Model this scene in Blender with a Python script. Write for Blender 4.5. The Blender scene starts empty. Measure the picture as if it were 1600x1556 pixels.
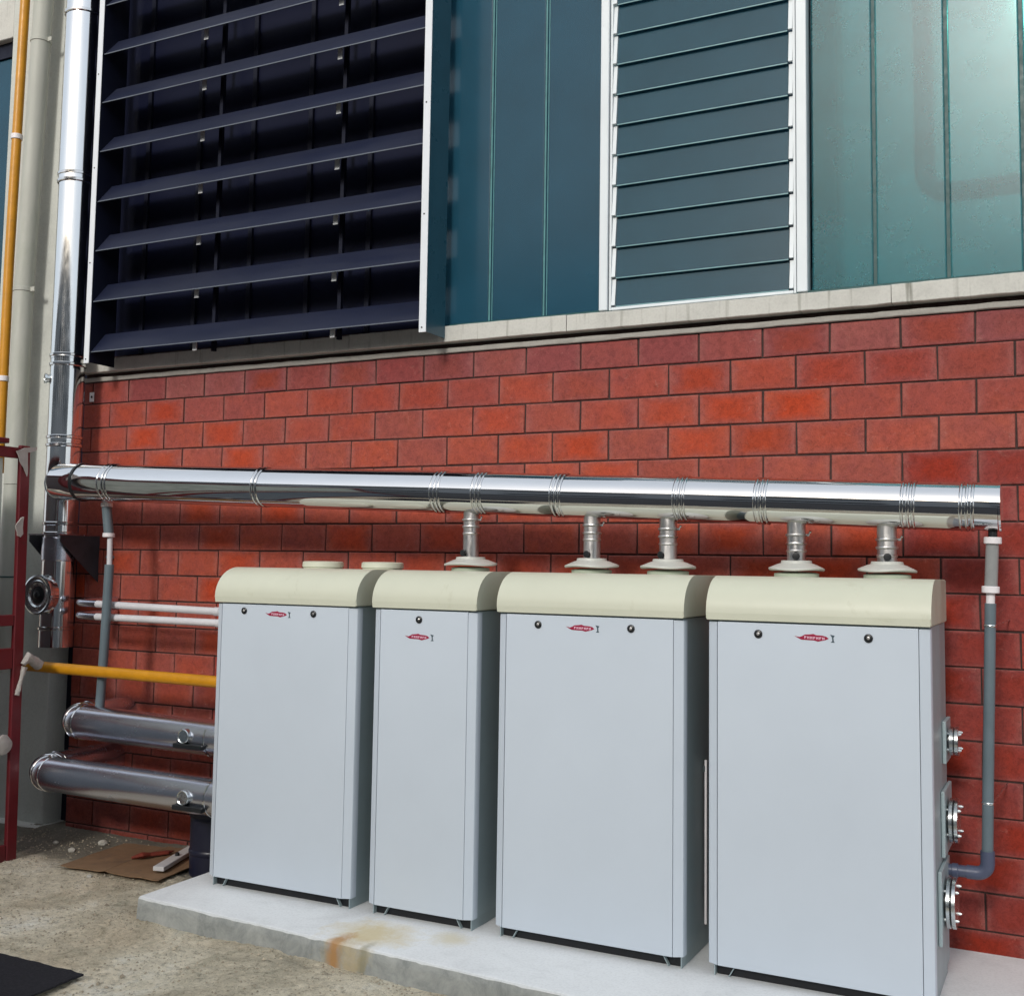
import bpy, bmesh, math, random
from mathutils import Vector, Matrix, noise
random.seed(7)
SC = bpy.context.scene
COL = SC.collection

# ------------------------------------------------------------------ camera
YAW, PITCH, ROLL = 0.464763, 0.0800572, 0.0148541
CAM = Vector((3.47731, -6.72005, 2.19076))
FPX, CX, CY = 1757.84, 800.0, 742.14
fwd = Vector((-math.sin(YAW)*math.cos(PITCH), math.cos(YAW)*math.cos(PITCH), math.sin(PITCH)))
rgt = Vector((math.cos(YAW), math.sin(YAW), 0))
upv = rgt.cross(fwd)
r2 = math.cos(ROLL)*rgt + math.sin(ROLL)*upv
u2 = -math.sin(ROLL)*rgt + math.cos(ROLL)*upv
cam = bpy.data.cameras.new('camera')
camo = bpy.data.objects.new('camera', cam)
COL.objects.link(camo)
M = Matrix((r2, u2, -fwd)).transposed().to_4x4()
M.translation = CAM
camo.matrix_world = M
cam.sensor_width = 36.0
cam.sensor_fit = 'HORIZONTAL'
cam.lens = 36.0*FPX/1600.0
cam.shift_y = (CY-778.0)/1600.0
cam.clip_end = 2000
SC.camera = camo

def px(P):
    q = Vector(P)-CAM
    d = q.dot(fwd)
    return (CX+FPX*q.dot(r2)/d, CY-FPX*q.dot(u2)/d, d)

# ------------------------------------------------------------------ light
SUN_EL, SUN_AZ = 27.0, 177.5      # azimuth clockwise from +Y: the veiled sun is behind the camera to the left
w = bpy.data.worlds.new('World')
SC.world = w
w.use_nodes = True
nt = w.node_tree
for n in list(nt.nodes):
    nt.nodes.remove(n)
out = nt.nodes.new('ShaderNodeOutputWorld')
bg = nt.nodes.new('ShaderNodeBackground')
sky = nt.nodes.new('ShaderNodeTexSky')
sky.sky_type = 'NISHITA'
sky.sun_disc = False
sky.sun_elevation = math.radians(SUN_EL)
sky.sun_rotation = math.radians(SUN_AZ)
sky.air_density = 1.0
sky.dust_density = 4.0
sky.ozone_density = 1.0
bg.inputs[1].default_value = 0.06
nt.links.new(sky.outputs[0], bg.inputs[0])
cloud = nt.nodes.new('ShaderNodeBackground')      # even white cloud cover
cloud.inputs[0].default_value = (0.90, 0.95, 1.0, 1)
cloud.inputs[1].default_value = 0.68
addb = nt.nodes.new('ShaderNodeAddShader')
nt.links.new(bg.outputs[0], addb.inputs[0])
nt.links.new(cloud.outputs[0], addb.inputs[1])
nt.links.new(addb.outputs[0], out.inputs[0])
sl = bpy.data.lights.new('sun', 'SUN')
sl.energy = 1.75
sl.angle = math.radians(10)
sl.color = (1.0, 0.97, 0.92)
so = bpy.data.objects.new('sun', sl)
COL.objects.link(so)
az, el = math.radians(SUN_AZ), math.radians(SUN_EL)
sdir = Vector((math.sin(az)*math.cos(el), math.cos(az)*math.cos(el), math.sin(el)))
so.rotation_euler = sdir.to_track_quat('Z', 'Y').to_euler()
so.location = sdir*30
SC.view_settings.view_transform = 'Standard'
SC.view_settings.look = 'None'
SC.view_settings.exposure = 0.0
SC.view_settings.gamma = 1.0
SC.view_settings.use_curve_mapping = False
SC.render.engine = 'CYCLES'
SC.cycles.use_denoising = True
SC.cycles.max_bounces = 10
SC.cycles.sample_clamp_indirect = 2.5
SC.cycles.blur_glossy = 1.0
SC.cycles.transmission_bounces = 8

# ------------------------------------------------------------------ materials
def new_mat(name):
    m = bpy.data.materials.new(name)
    m.use_nodes = True
    return m, m.node_tree, m.node_tree.nodes['Principled BSDF']

def N(t, typ, **kw):
    n = t.nodes.new(typ)
    for k, v in kw.items():
        setattr(n, k, v)
    return n

def coords(t, scale=(1, 1, 1), rnd=False):
    tc = N(t, 'ShaderNodeTexCoord')
    mp = N(t, 'ShaderNodeMapping')
    mp.inputs['Scale'].default_value = scale
    t.links.new(tc.outputs['Object'], mp.inputs['Vector'])
    if rnd:
        oi = N(t, 'ShaderNodeObjectInfo')
        mu = N(t, 'ShaderNodeMath', operation='MULTIPLY')
        mu.inputs[1].default_value = 57.0
        t.links.new(oi.outputs['Random'], mu.inputs[0])
        t.links.new(mu.outputs[0], mp.inputs['Location'])
    return mp.outputs['Vector']

def noise_tex(t, vec, scale, detail=6, rough=0.6, dist=0.0):
    n = N(t, 'ShaderNodeTexNoise')
    n.inputs['Scale'].default_value = scale
    n.inputs['Detail'].default_value = detail
    n.inputs['Roughness'].default_value = rough
    n.inputs['Distortion'].default_value = dist
    t.links.new(vec, n.inputs['Vector'])
    return n.outputs['Fac']

def ramp(t, fac, stops):
    r = N(t, 'ShaderNodeValToRGB')
    e = r.color_ramp.elements
    while len(e) < len(stops):
        e.new(0.5)
    for i, (p, c) in enumerate(stops):
        e[i].position = p
        e[i].color = (c[0], c[1], c[2], 1) if isinstance(c, (tuple, list)) else (c, c, c, 1)
    t.links.new(fac, r.inputs[0])
    return r.outputs[0]

def mix(t, a, b, fac, blend='MIX'):
    m = N(t, 'ShaderNodeMix', data_type='RGBA', blend_type=blend)
    for s, v in ((0, fac), (6, a), (7, b)):
        if hasattr(v, 'links'):
            t.links.new(v, m.inputs[s])
        elif s == 0:
            m.inputs[0].default_value = v
        else:
            m.inputs[s].default_value = (v[0], v[1], v[2], 1)
    return m.outputs[2]

def bump(t, p, h, strength=0.3, dist=0.01):
    b = N(t, 'ShaderNodeBump')
    b.inputs['Strength'].default_value = strength
    b.inputs['Distance'].default_value = dist
    t.links.new(h, b.inputs['Height'])
    t.links.new(b.outputs[0], p.inputs['Normal'])

def paint(name, col, rough=0.45, var=0.12, scale=6.0, metal=0.0, bmp=0.0, dirt=None, spec=0.5, stretch=(1, 1, 1)):
    """a painted or plain surface: faint mottling, roughness changes, optional grime"""
    m, t, p = new_mat(name)
    v = coords(t, stretch, True)
    f = noise_tex(t, v, scale, 6, 0.62)
    lo = tuple(c*(1-var) for c in col)
    hi = tuple(min(1, c*(1+var)) for c in col)
    c = ramp(t, f, [(0.3, lo), (0.7, hi)])
    if dirt:
        g = noise_tex(t, v, dirt[1], 8, 0.7, 0.4)
        k = ramp(t, g, [(dirt[2], 0.0), (dirt[3], 1.0)])
        c = mix(t, c, dirt[0], k)
    t.links.new(c, p.inputs['Base Color'])
    r = ramp(t, noise_tex(t, v, scale*2.3, 5, 0.6), [(0.3, rough*0.8), (0.7, min(1, rough*1.2))])
    t.links.new(r, p.inputs['Roughness'])
    p.inputs['Metallic'].default_value = metal
    p.inputs['Specular IOR Level'].default_value = spec
    if bmp:
        bump(t, p, noise_tex(t, v, scale*12, 4, 0.6), bmp, 0.004)
    return m

MAT = {}
MAT['door'] = paint('door_paint', (0.545, 0.612, 0.685), 0.36, 0.025, 1.3, bmp=0.02)
def wavy(m, scale, strength):
    t = m.node_tree
    p = t.nodes['Principled BSDF']
    bump(t, p, noise_tex(t, coords(t, (1, 1, 0.6), True), scale, 2, 0.4), strength, 0.02)
wavy(MAT['door'], 1.6, 0.12)
MAT['cabinet'] = paint('cabinet_paint', (0.33, 0.41, 0.43), 0.45, 0.04, 2.0)  # darkened: shade of the gaps between boilers put into the paint
MAT['lid'] = paint('lid_plastic', (0.56, 0.575, 0.465), 0.42, 0.03, 3.0, bmp=0.02, dirt=((0.42, 0.42, 0.30), 4.0, 0.60, 0.85))
MAT['cowl'] = paint('cowl_plastic', (0.50, 0.51, 0.47), 0.5, 0.06, 12.0)
MAT['ringbase'] = paint('cowl_base', (0.40, 0.45, 0.36), 0.5, 0.05, 8.0)
MAT['black'] = paint('black_plastic', (0.012, 0.014, 0.016), 0.35, 0.2, 20)
MAT['steel_dark'] = paint('dark_base_steel', (0.008, 0.009, 0.012), 0.5, 0.2, 10)
MAT['red_badge'] = paint('badge_red', (0.30, 0.012, 0.05), 0.35, 0.05, 20)
MAT['pink'] = paint('badge_letters', (0.75, 0.50, 0.60), 0.4, 0.05, 20)
MAT['badge_dark'] = paint('badge_emblem', (0.05, 0.08, 0.10), 0.4, 0.05, 20)
MAT['yellow'] = paint('yellow_gas_paint', (0.56, 0.25, 0.008), 0.4, 0.10, 9, dirt=((0.20, 0.10, 0.02), 7, 0.62, 0.85))
MAT['whitepipe'] = paint('white_pipe', (0.60, 0.60, 0.63), 0.45, 0.07, 9)
MAT['greypipe'] = paint('grey_drain_pipe', (0.12, 0.160, 0.185), 0.42, 0.08, 7)
MAT['traptube'] = paint('trap_plastic', (0.27, 0.28, 0.28), 0.3, 0.10, 9)
MAT['bluepipe'] = paint('elbow_blue_grey', (0.07, 0.085, 0.14), 0.4, 0.08, 7)
MAT['collar'] = paint('white_collar', (0.78, 0.75, 0.77), 0.4, 0.05, 9)
MAT['downpipe'] = paint('downpipe_paint', (0.44, 0.45, 0.40), 0.55, 0.08, 3, dirt=((0.30, 0.33, 0.26), 2.5, 0.5, 0.8), stretch=(1, 1, 0.3))
MAT['redsteel'] = paint('red_oxide_paint', (0.13, 0.008, 0.013), 0.5, 0.2, 6, dirt=((0.07, 0.02, 0.015), 9, 0.58, 0.75), bmp=0.1)
MAT['panel'] = paint('cabin_panel', (0.46, 0.50, 0.44), 0.55, 0.10, 4, dirt=((0.22, 0.26, 0.20), 3, 0.5, 0.75))
MAT['panel_low'] = paint('cabin_panel_lower', (0.16, 0.19, 0.22), 0.55, 0.12, 4)
MAT['tape'] = paint('pale_tape', (0.42, 0.39, 0.36), 0.6, 0.1, 14, bmp=0.3)
MAT['fin'] = paint('teal_sheet', (0.022, 0.085, 0.125), 0.3, 0.10, 3, dirt=((0.05, 0.16, 0.19), 30, 0.72, 0.78))
MAT['strip'] = paint('white_trim', (0.72, 0.76, 0.80), 0.4, 0.04, 5)
MAT['slat'] = paint('navy_slat', (0.008, 0.012, 0.034), 0.5, 0.15, 2.0, stretch=(0.3, 1, 1))
MAT['slat_edge'] = paint('slat_edge_metal', (0.11, 0.13, 0.16), 0.4, 0.2, 4)
MAT['navyframe'] = paint('dark_window_frame', (0.007, 0.009, 0.022), 0.5, 0.15, 4, spec=0.2)
MAT['bracket_metal'] = paint('bracket_metal', (0.55, 0.58, 0.60), 0.4, 0.1, 10)
MAT['mullion'] = paint('white_window_frame', (0.70, 0.76, 0.79), 0.42, 0.05, 6, dirt=((0.30, 0.33, 0.30), 9, 0.63, 0.82), stretch=(1, 1, 0.35))
MAT['glass_edge'] = paint('ground_glass_edge', (0.16, 0.31, 0.33), 0.4, 0.15, 6)
MAT['steel_grey'] = paint('bracket_dark_steel', (0.035, 0.035, 0.042), 0.5, 0.2, 9)
MAT['drum'] = paint('navy_drum', (0.008, 0.010, 0.028), 0.4, 0.2, 8)
MAT['seal_pale'] = paint('pale_sealant', (0.07, 0.22, 0.23), 0.5, 0.2, 12)
MAT['seal_dark'] = paint('dark_sealant', (0.010, 0.065, 0.065), 0.5, 0.2, 12)
MAT['rag'] = paint('red_cloth', (0.20, 0.035, 0.02), 0.9, 0.25, 20, bmp=0.4)
MAT['offcut'] = paint('white_board', (0.60, 0.60, 0.60), 0.7, 0.06, 18, dirt=((0.3, 0.28, 0.25), 20, 0.68, 0.8))
MAT['mat'] = paint('black_rubber', (0.006, 0.006, 0.011), 0.85, 0.25, 30, bmp=0.3)
MAT['opposite'] = paint('opposite_plaster', (0.26, 0.27, 0.28), 0.8, 0.2, 1.0)
MAT['opp_dark'] = paint('opposite_openings', (0.02, 0.022, 0.026), 0.4, 0.2, 1.0)
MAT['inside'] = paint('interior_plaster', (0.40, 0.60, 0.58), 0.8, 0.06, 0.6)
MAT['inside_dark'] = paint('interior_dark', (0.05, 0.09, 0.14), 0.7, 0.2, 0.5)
MAT['inside_pipe'] = paint('interior_pipe', (0.006, 0.02, 0.04), 0.6, 0.1, 4)
MAT['cardboard'] = paint('cardboard_brown', (0.23, 0.14, 0.075), 0.85, 0.15, 5, dirt=((0.13, 0.09, 0.06), 6, 0.52, 0.75), bmp=0.15)

def steel(name, col, rough, wav, wscale, stretch=(1, 1, 1), fine=0.0):
    m, t, p = new_mat(name)
    v = coords(t, stretch, True)
    p.inputs['Metallic'].default_value = 1.0
    f = noise_tex(t, v, 5, 6, 0.65)
    t.links.new(ramp(t, f, [(0.3, tuple(c*0.93 for c in col)), (0.7, col)]), p.inputs['Base Color'])
    t.links.new(ramp(t, noise_tex(t, v, 11, 7, 0.7), [(0.35, rough*(0.6+0.4*fine)), (0.75, rough*(1.7-0.7*fine))]), p.inputs['Roughness'])
    h = noise_tex(t, v, wscale, 2, 0.4)
    bump(t, p, h, wav, 0.02)
    return m
MAT['chrome'] = steel('polished_stainless', (0.80, 0.81, 0.82), 0.055, 0.06, 3.0, (0.5, 1.6, 1.6))
MAT['chromev'] = steel('polished_stainless_stack', (0.82, 0.84, 0.85), 0.11, 0.035, 3.5, (1.6, 1.6, 0.35))
MAT['ringsteel'] = steel('ring_stainless', (0.72, 0.73, 0.74), 0.12, 0.05, 8.0)
MAT['stub'] = steel('dull_stainless', (0.55, 0.54, 0.53), 0.42, 0.5, 16.0, (1, 1, 0.35))
MAT['insul'] = steel('aluminium_jacket', (0.68, 0.71, 0.80), 0.26, 0.02, 3.0, (0.4, 1.5, 1.5), 0.85)
MAT['zinc'] = steel('zinc_flange', (0.70, 0.75, 0.76), 0.22, 0.05, 9.0)

# brick: colour comes from the block itself (object colour), mottled
def brick_material(name, use_obj):
    m, t, p = new_mat(name)
    v = coords(t, (1, 1, 1), True)
    if use_obj:
        oi = N(t, 'ShaderNodeObjectInfo')
        base = oi.outputs['Color']
    else:
        rgbn = N(t, 'ShaderNodeRGB')
        rgbn.outputs[0].default_value = (0.36, 0.055, 0.035, 1)
        base = rgbn.outputs[0]
    blot = ramp(t, noise_tex(t, v, 6.5, 5, 0.65, 0.6), [(0.30, 0.0), (0.72, 1.0)])
    mm = N(t, 'ShaderNodeMath', operation='MULTIPLY')
    mm.inputs[1].default_value = 0.60
    t.links.new(blot, mm.inputs[0])
    c = mix(t, base, (0.22, 0.058, 0.060), mm.outputs[0])
    if use_obj:
        # kiln flashing: the heart of many blocks fired more orange, the arrises greyer and paler
        tc2 = N(t, 'ShaderNodeTexCoord')
        sx = N(t, 'ShaderNodeSeparateXYZ')
        t.links.new(tc2.outputs['Object'], sx.inputs[0])
        def m2(op, a_, b_=None):
            n_ = N(t, 'ShaderNodeMath', operation=op)
            for i_, q in enumerate((a_, b_)):
                if q is None:
                    continue
                if hasattr(q, 'links'):
                    t.links.new(q, n_.inputs[i_])
                else:
                    n_.inputs[i_].default_value = q
            return n_.outputs[0]
        ax_ = m2('DIVIDE', m2('ABSOLUTE', sx.outputs['X']), 0.195)
        az_ = m2('DIVIDE', m2('ABSOLUTE', sx.outputs['Z']), 0.095)
        d_ = m2('MAXIMUM', m2('POWER', ax_, 1.5), m2('POWER', az_, 2.2))
        wob = m2('MULTIPLY', noise_tex(t, v, 9, 6, 0.7, 0.5), 0.9)
        d_ = m2('ADD', d_, wob)
        heart = ramp(t, m2('MULTIPLY', d_, 0.5), [(0.30, 1.0), (0.62, 0.0)])
        r_ = N(t, 'ShaderNodeObjectInfo').outputs['Random']
        hk = m2('MULTIPLY', heart, ramp(t, r_, [(0.25, 0.05), (0.9, 0.85)]))
        c = mix(t, c, mix(t, base, (1.05, 0.60, 0.28), 1.0, 'MULTIPLY'), hk)
        rim = ramp(t, m2('MULTIPLY', d_, 0.5), [(0.58, 0.0), (0.80, 0.45)])
        c = mix(t, c, (0.36, 0.15, 0.13), rim)
    # pale bloom and lime
    lime = ramp(t, noise_tex(t, v, 17, 7, 0.75, 1.2), [(0.60, 0.0), (0.80, 0.34)])
    c = mix(t, c, (0.62, 0.40, 0.33), lime)
    sp = ramp(t, noise_tex(t, v, 120, 4, 0.75), [(0.30, 0.62), (0.46, 0.98), (0.75, 1.10)])
    c = mix(t, c, sp, 1.0, 'MULTIPLY')
    mot = ramp(t, noise_tex(t, v, 24, 9, 0.78, 0.7), [(0.34, 0.70), (0.50, 0.98), (0.68, 1.18)])
    c = mix(t, c, mot, 1.0, 'MULTIPLY')
    t.links.new(c, p.inputs['Base Color'])
    p.inputs['Roughness'].default_value = 0.8
    p.inputs['Specular IOR Level'].default_value = 0.25
    h = noise_tex(t, v, 90, 6, 0.7)
    bump(t, p, h, 0.35, 0.004)
    return m
MAT['brick'] = brick_material('terracotta_block', True)
MAT['brick_plain'] = brick_material('terracotta_block_plain', False)
MAT['mortar'] = paint('dark_mortar', (0.050, 0.028, 0.025), 0.95, 0.3, 25, bmp=0.4)

# concrete slab: pale top, grey sides, rust runs
def concrete(name, base, stain=False, dark=(0.22, 0.23, 0.22), scale=3.0):
    m, t, p = new_mat(name)
    tc = N(t, 'ShaderNodeTexCoord')
    v = tc.outputs['Object']
    f = noise_tex(t, v, scale, 8, 0.7, 0.3)
    c = ramp(t, f, [(0.28, tuple(x*0.84 for x in base)), (0.5, base), (0.75, tuple(min(1, x*1.06) for x in base))])
    sp = ramp(t, noise_tex(t, v, 70, 4, 0.65), [(0.25, 0.90), (0.55, 1.03)])
    c = mix(t, c, sp, 1.0, 'MULTIPLY')
    if stain:
        # sides greyer than the top, picked by face normal
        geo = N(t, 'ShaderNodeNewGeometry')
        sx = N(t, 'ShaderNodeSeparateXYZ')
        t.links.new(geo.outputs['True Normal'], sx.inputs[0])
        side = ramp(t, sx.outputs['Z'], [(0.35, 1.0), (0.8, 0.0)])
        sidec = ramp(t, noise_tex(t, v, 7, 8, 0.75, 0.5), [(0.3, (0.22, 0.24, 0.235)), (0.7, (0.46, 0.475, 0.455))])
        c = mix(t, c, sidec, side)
        # rust patches: (x, y, rx, ry, colour, strength)
        for (cx, cy, rx, ry, col, s) in ((-0.05, -1.33, 0.30, 0.26, (0.60, 0.47, 0.20), 0.70),
                                         (-0.14, -1.53, 0.060, 0.18, (0.42, 0.18, 0.04), 0.80),
                                         (-0.05, -1.54, 0.13, 0.13, (0.52, 0.38, 0.16), 0.40),
                                         (0.38, -1.20, 0.13, 0.16, (0.60, 0.50, 0.25), 0.50),
                                         (0.05, -1.56, 0.035, 0.14, (0.20, 0.19, 0.11), 0.5)):
            mp = N(t, 'ShaderNodeMapping')
            mp.inputs['Location'].default_value = (-cx/rx, -cy/ry, 0)
            mp.inputs['Scale'].default_value = (1/rx, 1/ry, 0)
            t.links.new(v, mp.inputs['Vector'])
            nz = N(t, 'ShaderNodeTexNoise')
            nz.inputs['Scale'].default_value = 9
            nz.inputs['Detail'].default_value = 8
            nz.inputs['Roughness'].default_value = 0.7
            nz.inputs['Distortion'].default_value = 0.6
            t.links.new(v, nz.inputs['Vector'])
            ln = N(t, 'ShaderNodeVectorMath', operation='LENGTH')
            t.links.new(mp.outputs[0], ln.inputs[0])
            ad = N(t, 'ShaderNodeMath', operation='MULTIPLY_ADD')
            ad.inputs[1].default_value = 1.5
            t.links.new(nz.outputs['Fac'], ad.inputs[0])
            t.links.new(ln.outputs['Value'], ad.inputs[2])
            k = ramp(t, ad.outputs[0], [(0.0, s), (0.55, s), (1.0, 0.0)])
            # ramp input runs 0..~2.5, squeeze it
            dv = N(t, 'ShaderNodeMath', operation='MULTIPLY')
            dv.inputs[1].default_value = 0.55
            t.links.new(ad.outputs[0], dv.inputs[0])
            t.links.new(dv.outputs[0], k.node.inputs[0])
            c = mix(t, c, col, k)
    t.links.new(c, p.inputs['Base Color'])
    p.inputs['Roughness'].default_value = 0.88
    p.inputs['Specular IOR Level'].default_value = 0.25
    h = noise_tex(t, v, 45, 8, 0.75)
    bump(t, p, h, 0.2, 0.004)
    return m
MAT['slab'] = concrete('slab_concrete', (0.76, 0.78, 0.785), True, scale=2.2)
MAT['sill'] = concrete('sill_concrete', (0.56, 0.56, 0.52), False, scale=6.0)
def drips(m):
    t = m.node_tree
    p = t.nodes['Principled BSDF']
    old = p.inputs['Base Color'].links[0].from_socket
    f = noise_tex(t, coords(t, (16, 0.2, 0.9)), 1.0, 3, 0.6)
    g = noise_tex(t, coords(t, (1.4, 0.2, 0.3)), 1.0, 3, 0.6)
    k = N(t, 'ShaderNodeMath', operation='MULTIPLY')
    t.links.new(ramp(t, f, [(0.57, 0.0), (0.70, 0.8)]), k.inputs[0])
    t.links.new(ramp(t, g, [(0.38, 0.15), (0.6, 1.0)]), k.inputs[1])
    t.links.new(mix(t, old, (0.10, 0.10, 0.07), k.outputs[0]), p.inputs['Base Color'])
drips(MAT['sill'])
MAT['fillet'] = concrete('fillet_concrete', (0.36, 0.35, 0.32), False, scale=8.0)
MAT['pier'] = concrete('pier_concrete', (0.55, 0.57, 0.53), False, scale=1.6)

# ground
def ground_material():
    m, t, p = new_mat('yard_soil')
    tc = N(t, 'ShaderNodeTexCoord')
    v = tc.outputs['Object']
    a = noise_tex(t, v, 1.15, 9, 0.72, 0.7)
    c = ramp(t, a, [(0.30, (0.31, 0.285, 0.22)), (0.44, (0.51, 0.455, 0.345)), (0.56, (0.67, 0.61, 0.48)), (0.70, (0.78, 0.76, 0.68))])
    g = ramp(t, noise_tex(t, v, 4.5, 8, 0.72, 0.8), [(0.54, 0.0), (0.72, 0.65)])
    c = mix(t, c, (0.28, 0.27, 0.20), g)
    s = ramp(t, noise_tex(t, v, 26, 9, 0.78, 0.8), [(0.36, 0.50), (0.47, 1.05), (0.75, 1.30)])
    c = mix(t, c, s, 1.0, 'MULTIPLY')
    s2 = ramp(t, noise_tex(t, v, 170, 3, 0.7), [(0.28, 0.78), (0.5, 1.06)])
    c = mix(t, c, s2, 1.0, 'MULTIPLY')
    pk = ramp(t, noise_tex(t, v, 0.9, 5, 0.6, 0.3), [(0.45, 0.0), (0.70, 0.55)])
    c = mix(t, c, mix(t, c, (1.0, 0.86, 0.74), 1.0, 'MULTIPLY'), pk)
    # shade painted in with damp dirt along the wall, ragged outline
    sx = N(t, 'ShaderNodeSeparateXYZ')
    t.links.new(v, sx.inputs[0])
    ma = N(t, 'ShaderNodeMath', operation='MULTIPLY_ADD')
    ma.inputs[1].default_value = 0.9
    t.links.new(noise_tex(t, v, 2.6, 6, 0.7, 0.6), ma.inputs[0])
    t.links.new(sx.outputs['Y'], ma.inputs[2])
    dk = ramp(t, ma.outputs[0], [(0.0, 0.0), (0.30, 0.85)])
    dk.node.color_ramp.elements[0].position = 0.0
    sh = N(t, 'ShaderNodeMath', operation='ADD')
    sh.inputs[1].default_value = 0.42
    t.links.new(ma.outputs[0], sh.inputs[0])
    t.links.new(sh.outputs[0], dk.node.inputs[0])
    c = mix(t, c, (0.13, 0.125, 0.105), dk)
    t.links.new(c, p.inputs['Base Color'])
    p.inputs['Roughness'].default_value = 0.95
    p.inputs['Specular IOR Level'].default_value = 0.15
    h1 = noise_tex(t, v, 24, 8, 0.75, 0.4)
    bump(t, p, h1, 0.8, 0.03)
    return m
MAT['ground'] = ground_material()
MAT['gravel'] = paint('gravel_stone', (0.36, 0.31, 0.23), 0.9, 0.45, 2.5, bmp=0.2)
MAT['stone_pale'] = paint('pale_stone', (0.46, 0.44, 0.39), 0.9, 0.15, 9, bmp=0.2)

# rough cast glass
def glass(name, col, trans, rough, spec=0.5):
    m, t, p = new_mat(name)
    v = coords(t, (1, 1, 1), True)
    f = noise_tex(t, v, 2.0, 6, 0.6)
    c = ramp(t, f, [(0.3, tuple(x*0.88 for x in col)), (0.7, tuple(min(1, x*1.08) for x in col))])
    t.links.new(c, p.inputs['Base Color'])
    p.inputs['Transmission Weight'].default_value = trans
    p.inputs['IOR'].default_value = 1.45
    p.inputs['Specular IOR Level'].default_value = spec
    t.links.new(ramp(t, noise_tex(t, v, 6, 5, 0.6), [(0.3, rough*0.97), (0.7, rough*1.03)]), p.inputs['Roughness'])
    return m
MAT['glass'] = glass('cast_glass', (0.075, 0.43, 0.49), 0.85, 0.27, 0.10)
MAT['glass_left'] = glass('cast_glass_dark', (0.026, 0.125, 0.20), 0.5, 0.20, 0.22)
MAT['glass_jal'] = glass('jalousie_glass', (0.042, 0.150, 0.215), 0.6, 0.20, 0.18)
MAT['glass_black'] = glass('dark_glazing', (0.007, 0.009, 0.026), 0.0, 0.40, 0.12)

# ------------------------------------------------------------------ mesh helpers
def sharpen(bm, ang=35):
    lim = math.radians(ang)
    for f in bm.faces:
        f.smooth = True
    for e in bm.edges:
        if len(e.link_faces) == 2:
            ang_ = e.calc_face_angle(0)
            a0, a1 = e.link_faces[0].calc_area(), e.link_faces[1].calc_area()
            # keep big flat faces flat beside their small bevels
            if ang_ > lim or (ang_ > 0.15 and max(a0, a1) > 6*min(a0, a1)):
                e.smooth = False

def link(name, bm, m, parent=None, sharp=35, recalc=True):
    if recalc:
        bmesh.ops.recalc_face_normals(bm, faces=bm.faces)
    if sharp:
        sharpen(bm, sharp)
    me = bpy.data.meshes.new(name)
    bm.to_mesh(me)
    bm.free()
    me.materials.append(MAT[m] if isinstance(m, str) else m)
    o = bpy.data.objects.new(name, me)
    COL.objects.link(o)
    if parent:
        # geometry is given in world space; store it relative to the thing's base
        p0 = Vector((0, 0, 0))
        q = parent
        while q:
            p0 += q.location
            q = q.parent
        me.transform(Matrix.Translation(-p0))
        o.parent = parent
    return o

def thing(name, label, cat, loc=(0, 0, 0), group=None):
    o = bpy.data.objects.new(name, None)
    o.empty_display_size = 0.1
    COL.objects.link(o)
    o.location = loc
    o['label'] = label
    o['category'] = cat
    if group:
        o['group'] = group
    return o

def tag(o, label, cat, group=None):
    o['label'] = label
    o['category'] = cat
    if group:
        o['group'] = group
    return o

def box(bm, x0, x1, y0, y1, z0, z1, bev=0.0, seg=1):
    r = bmesh.ops.create_cube(bm, size=1.0)
    vs = r['verts']
    for v in vs:
        v.co = Vector((x0+(v.co.x+0.5)*(x1-x0), y0+(v.co.y+0.5)*(y1-y0), z0+(v.co.z+0.5)*(z1-z0)))
    if bev > 0:
        es = list({e for v in vs for e in v.link_edges})
        bmesh.ops.bevel(bm, geom=es, offset=bev, segments=seg, affect='EDGES', profile=0.5)
    return bm

def B(x0, x1, y0, y1, z0, z1, bev=0.0, seg=1):
    return box(bmesh.new(), x0, x1, y0, y1, z0, z1, bev, seg)

def frame_of(d):
    d = d.normalized()
    a = Vector((0, 0, 1)) if abs(d.z) < 0.9 else Vector((0, 1, 0))
    u = d.cross(a).normalized()
    return u, d.cross(u).normalized()

def revolve(bm, origin, axis, prof, seg=40, cap=True):
    """prof: list of (distance along axis, radius)"""
    origin = Vector(origin)
    ax = Vector(axis).normalized()
    u, vv = frame_of(ax)
    rings = []
    for (t, r) in prof:
        ring = []
        for i in range(seg):
            a = 2*math.pi*i/seg
            ring.append(bm.verts.new(origin+ax*t+(u*math.cos(a)+vv*math.sin(a))*r))
        rings.append(ring)
    for A, C in zip(rings, rings[1:]):
        for i in range(seg):
            j = (i+1) % seg
            bm.faces.new((A[i], A[j], C[j], C[i]))
    if cap:
        bm.faces.new(list(reversed(rings[0])))
        bm.faces.new(rings[-1])
    return bm

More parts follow.
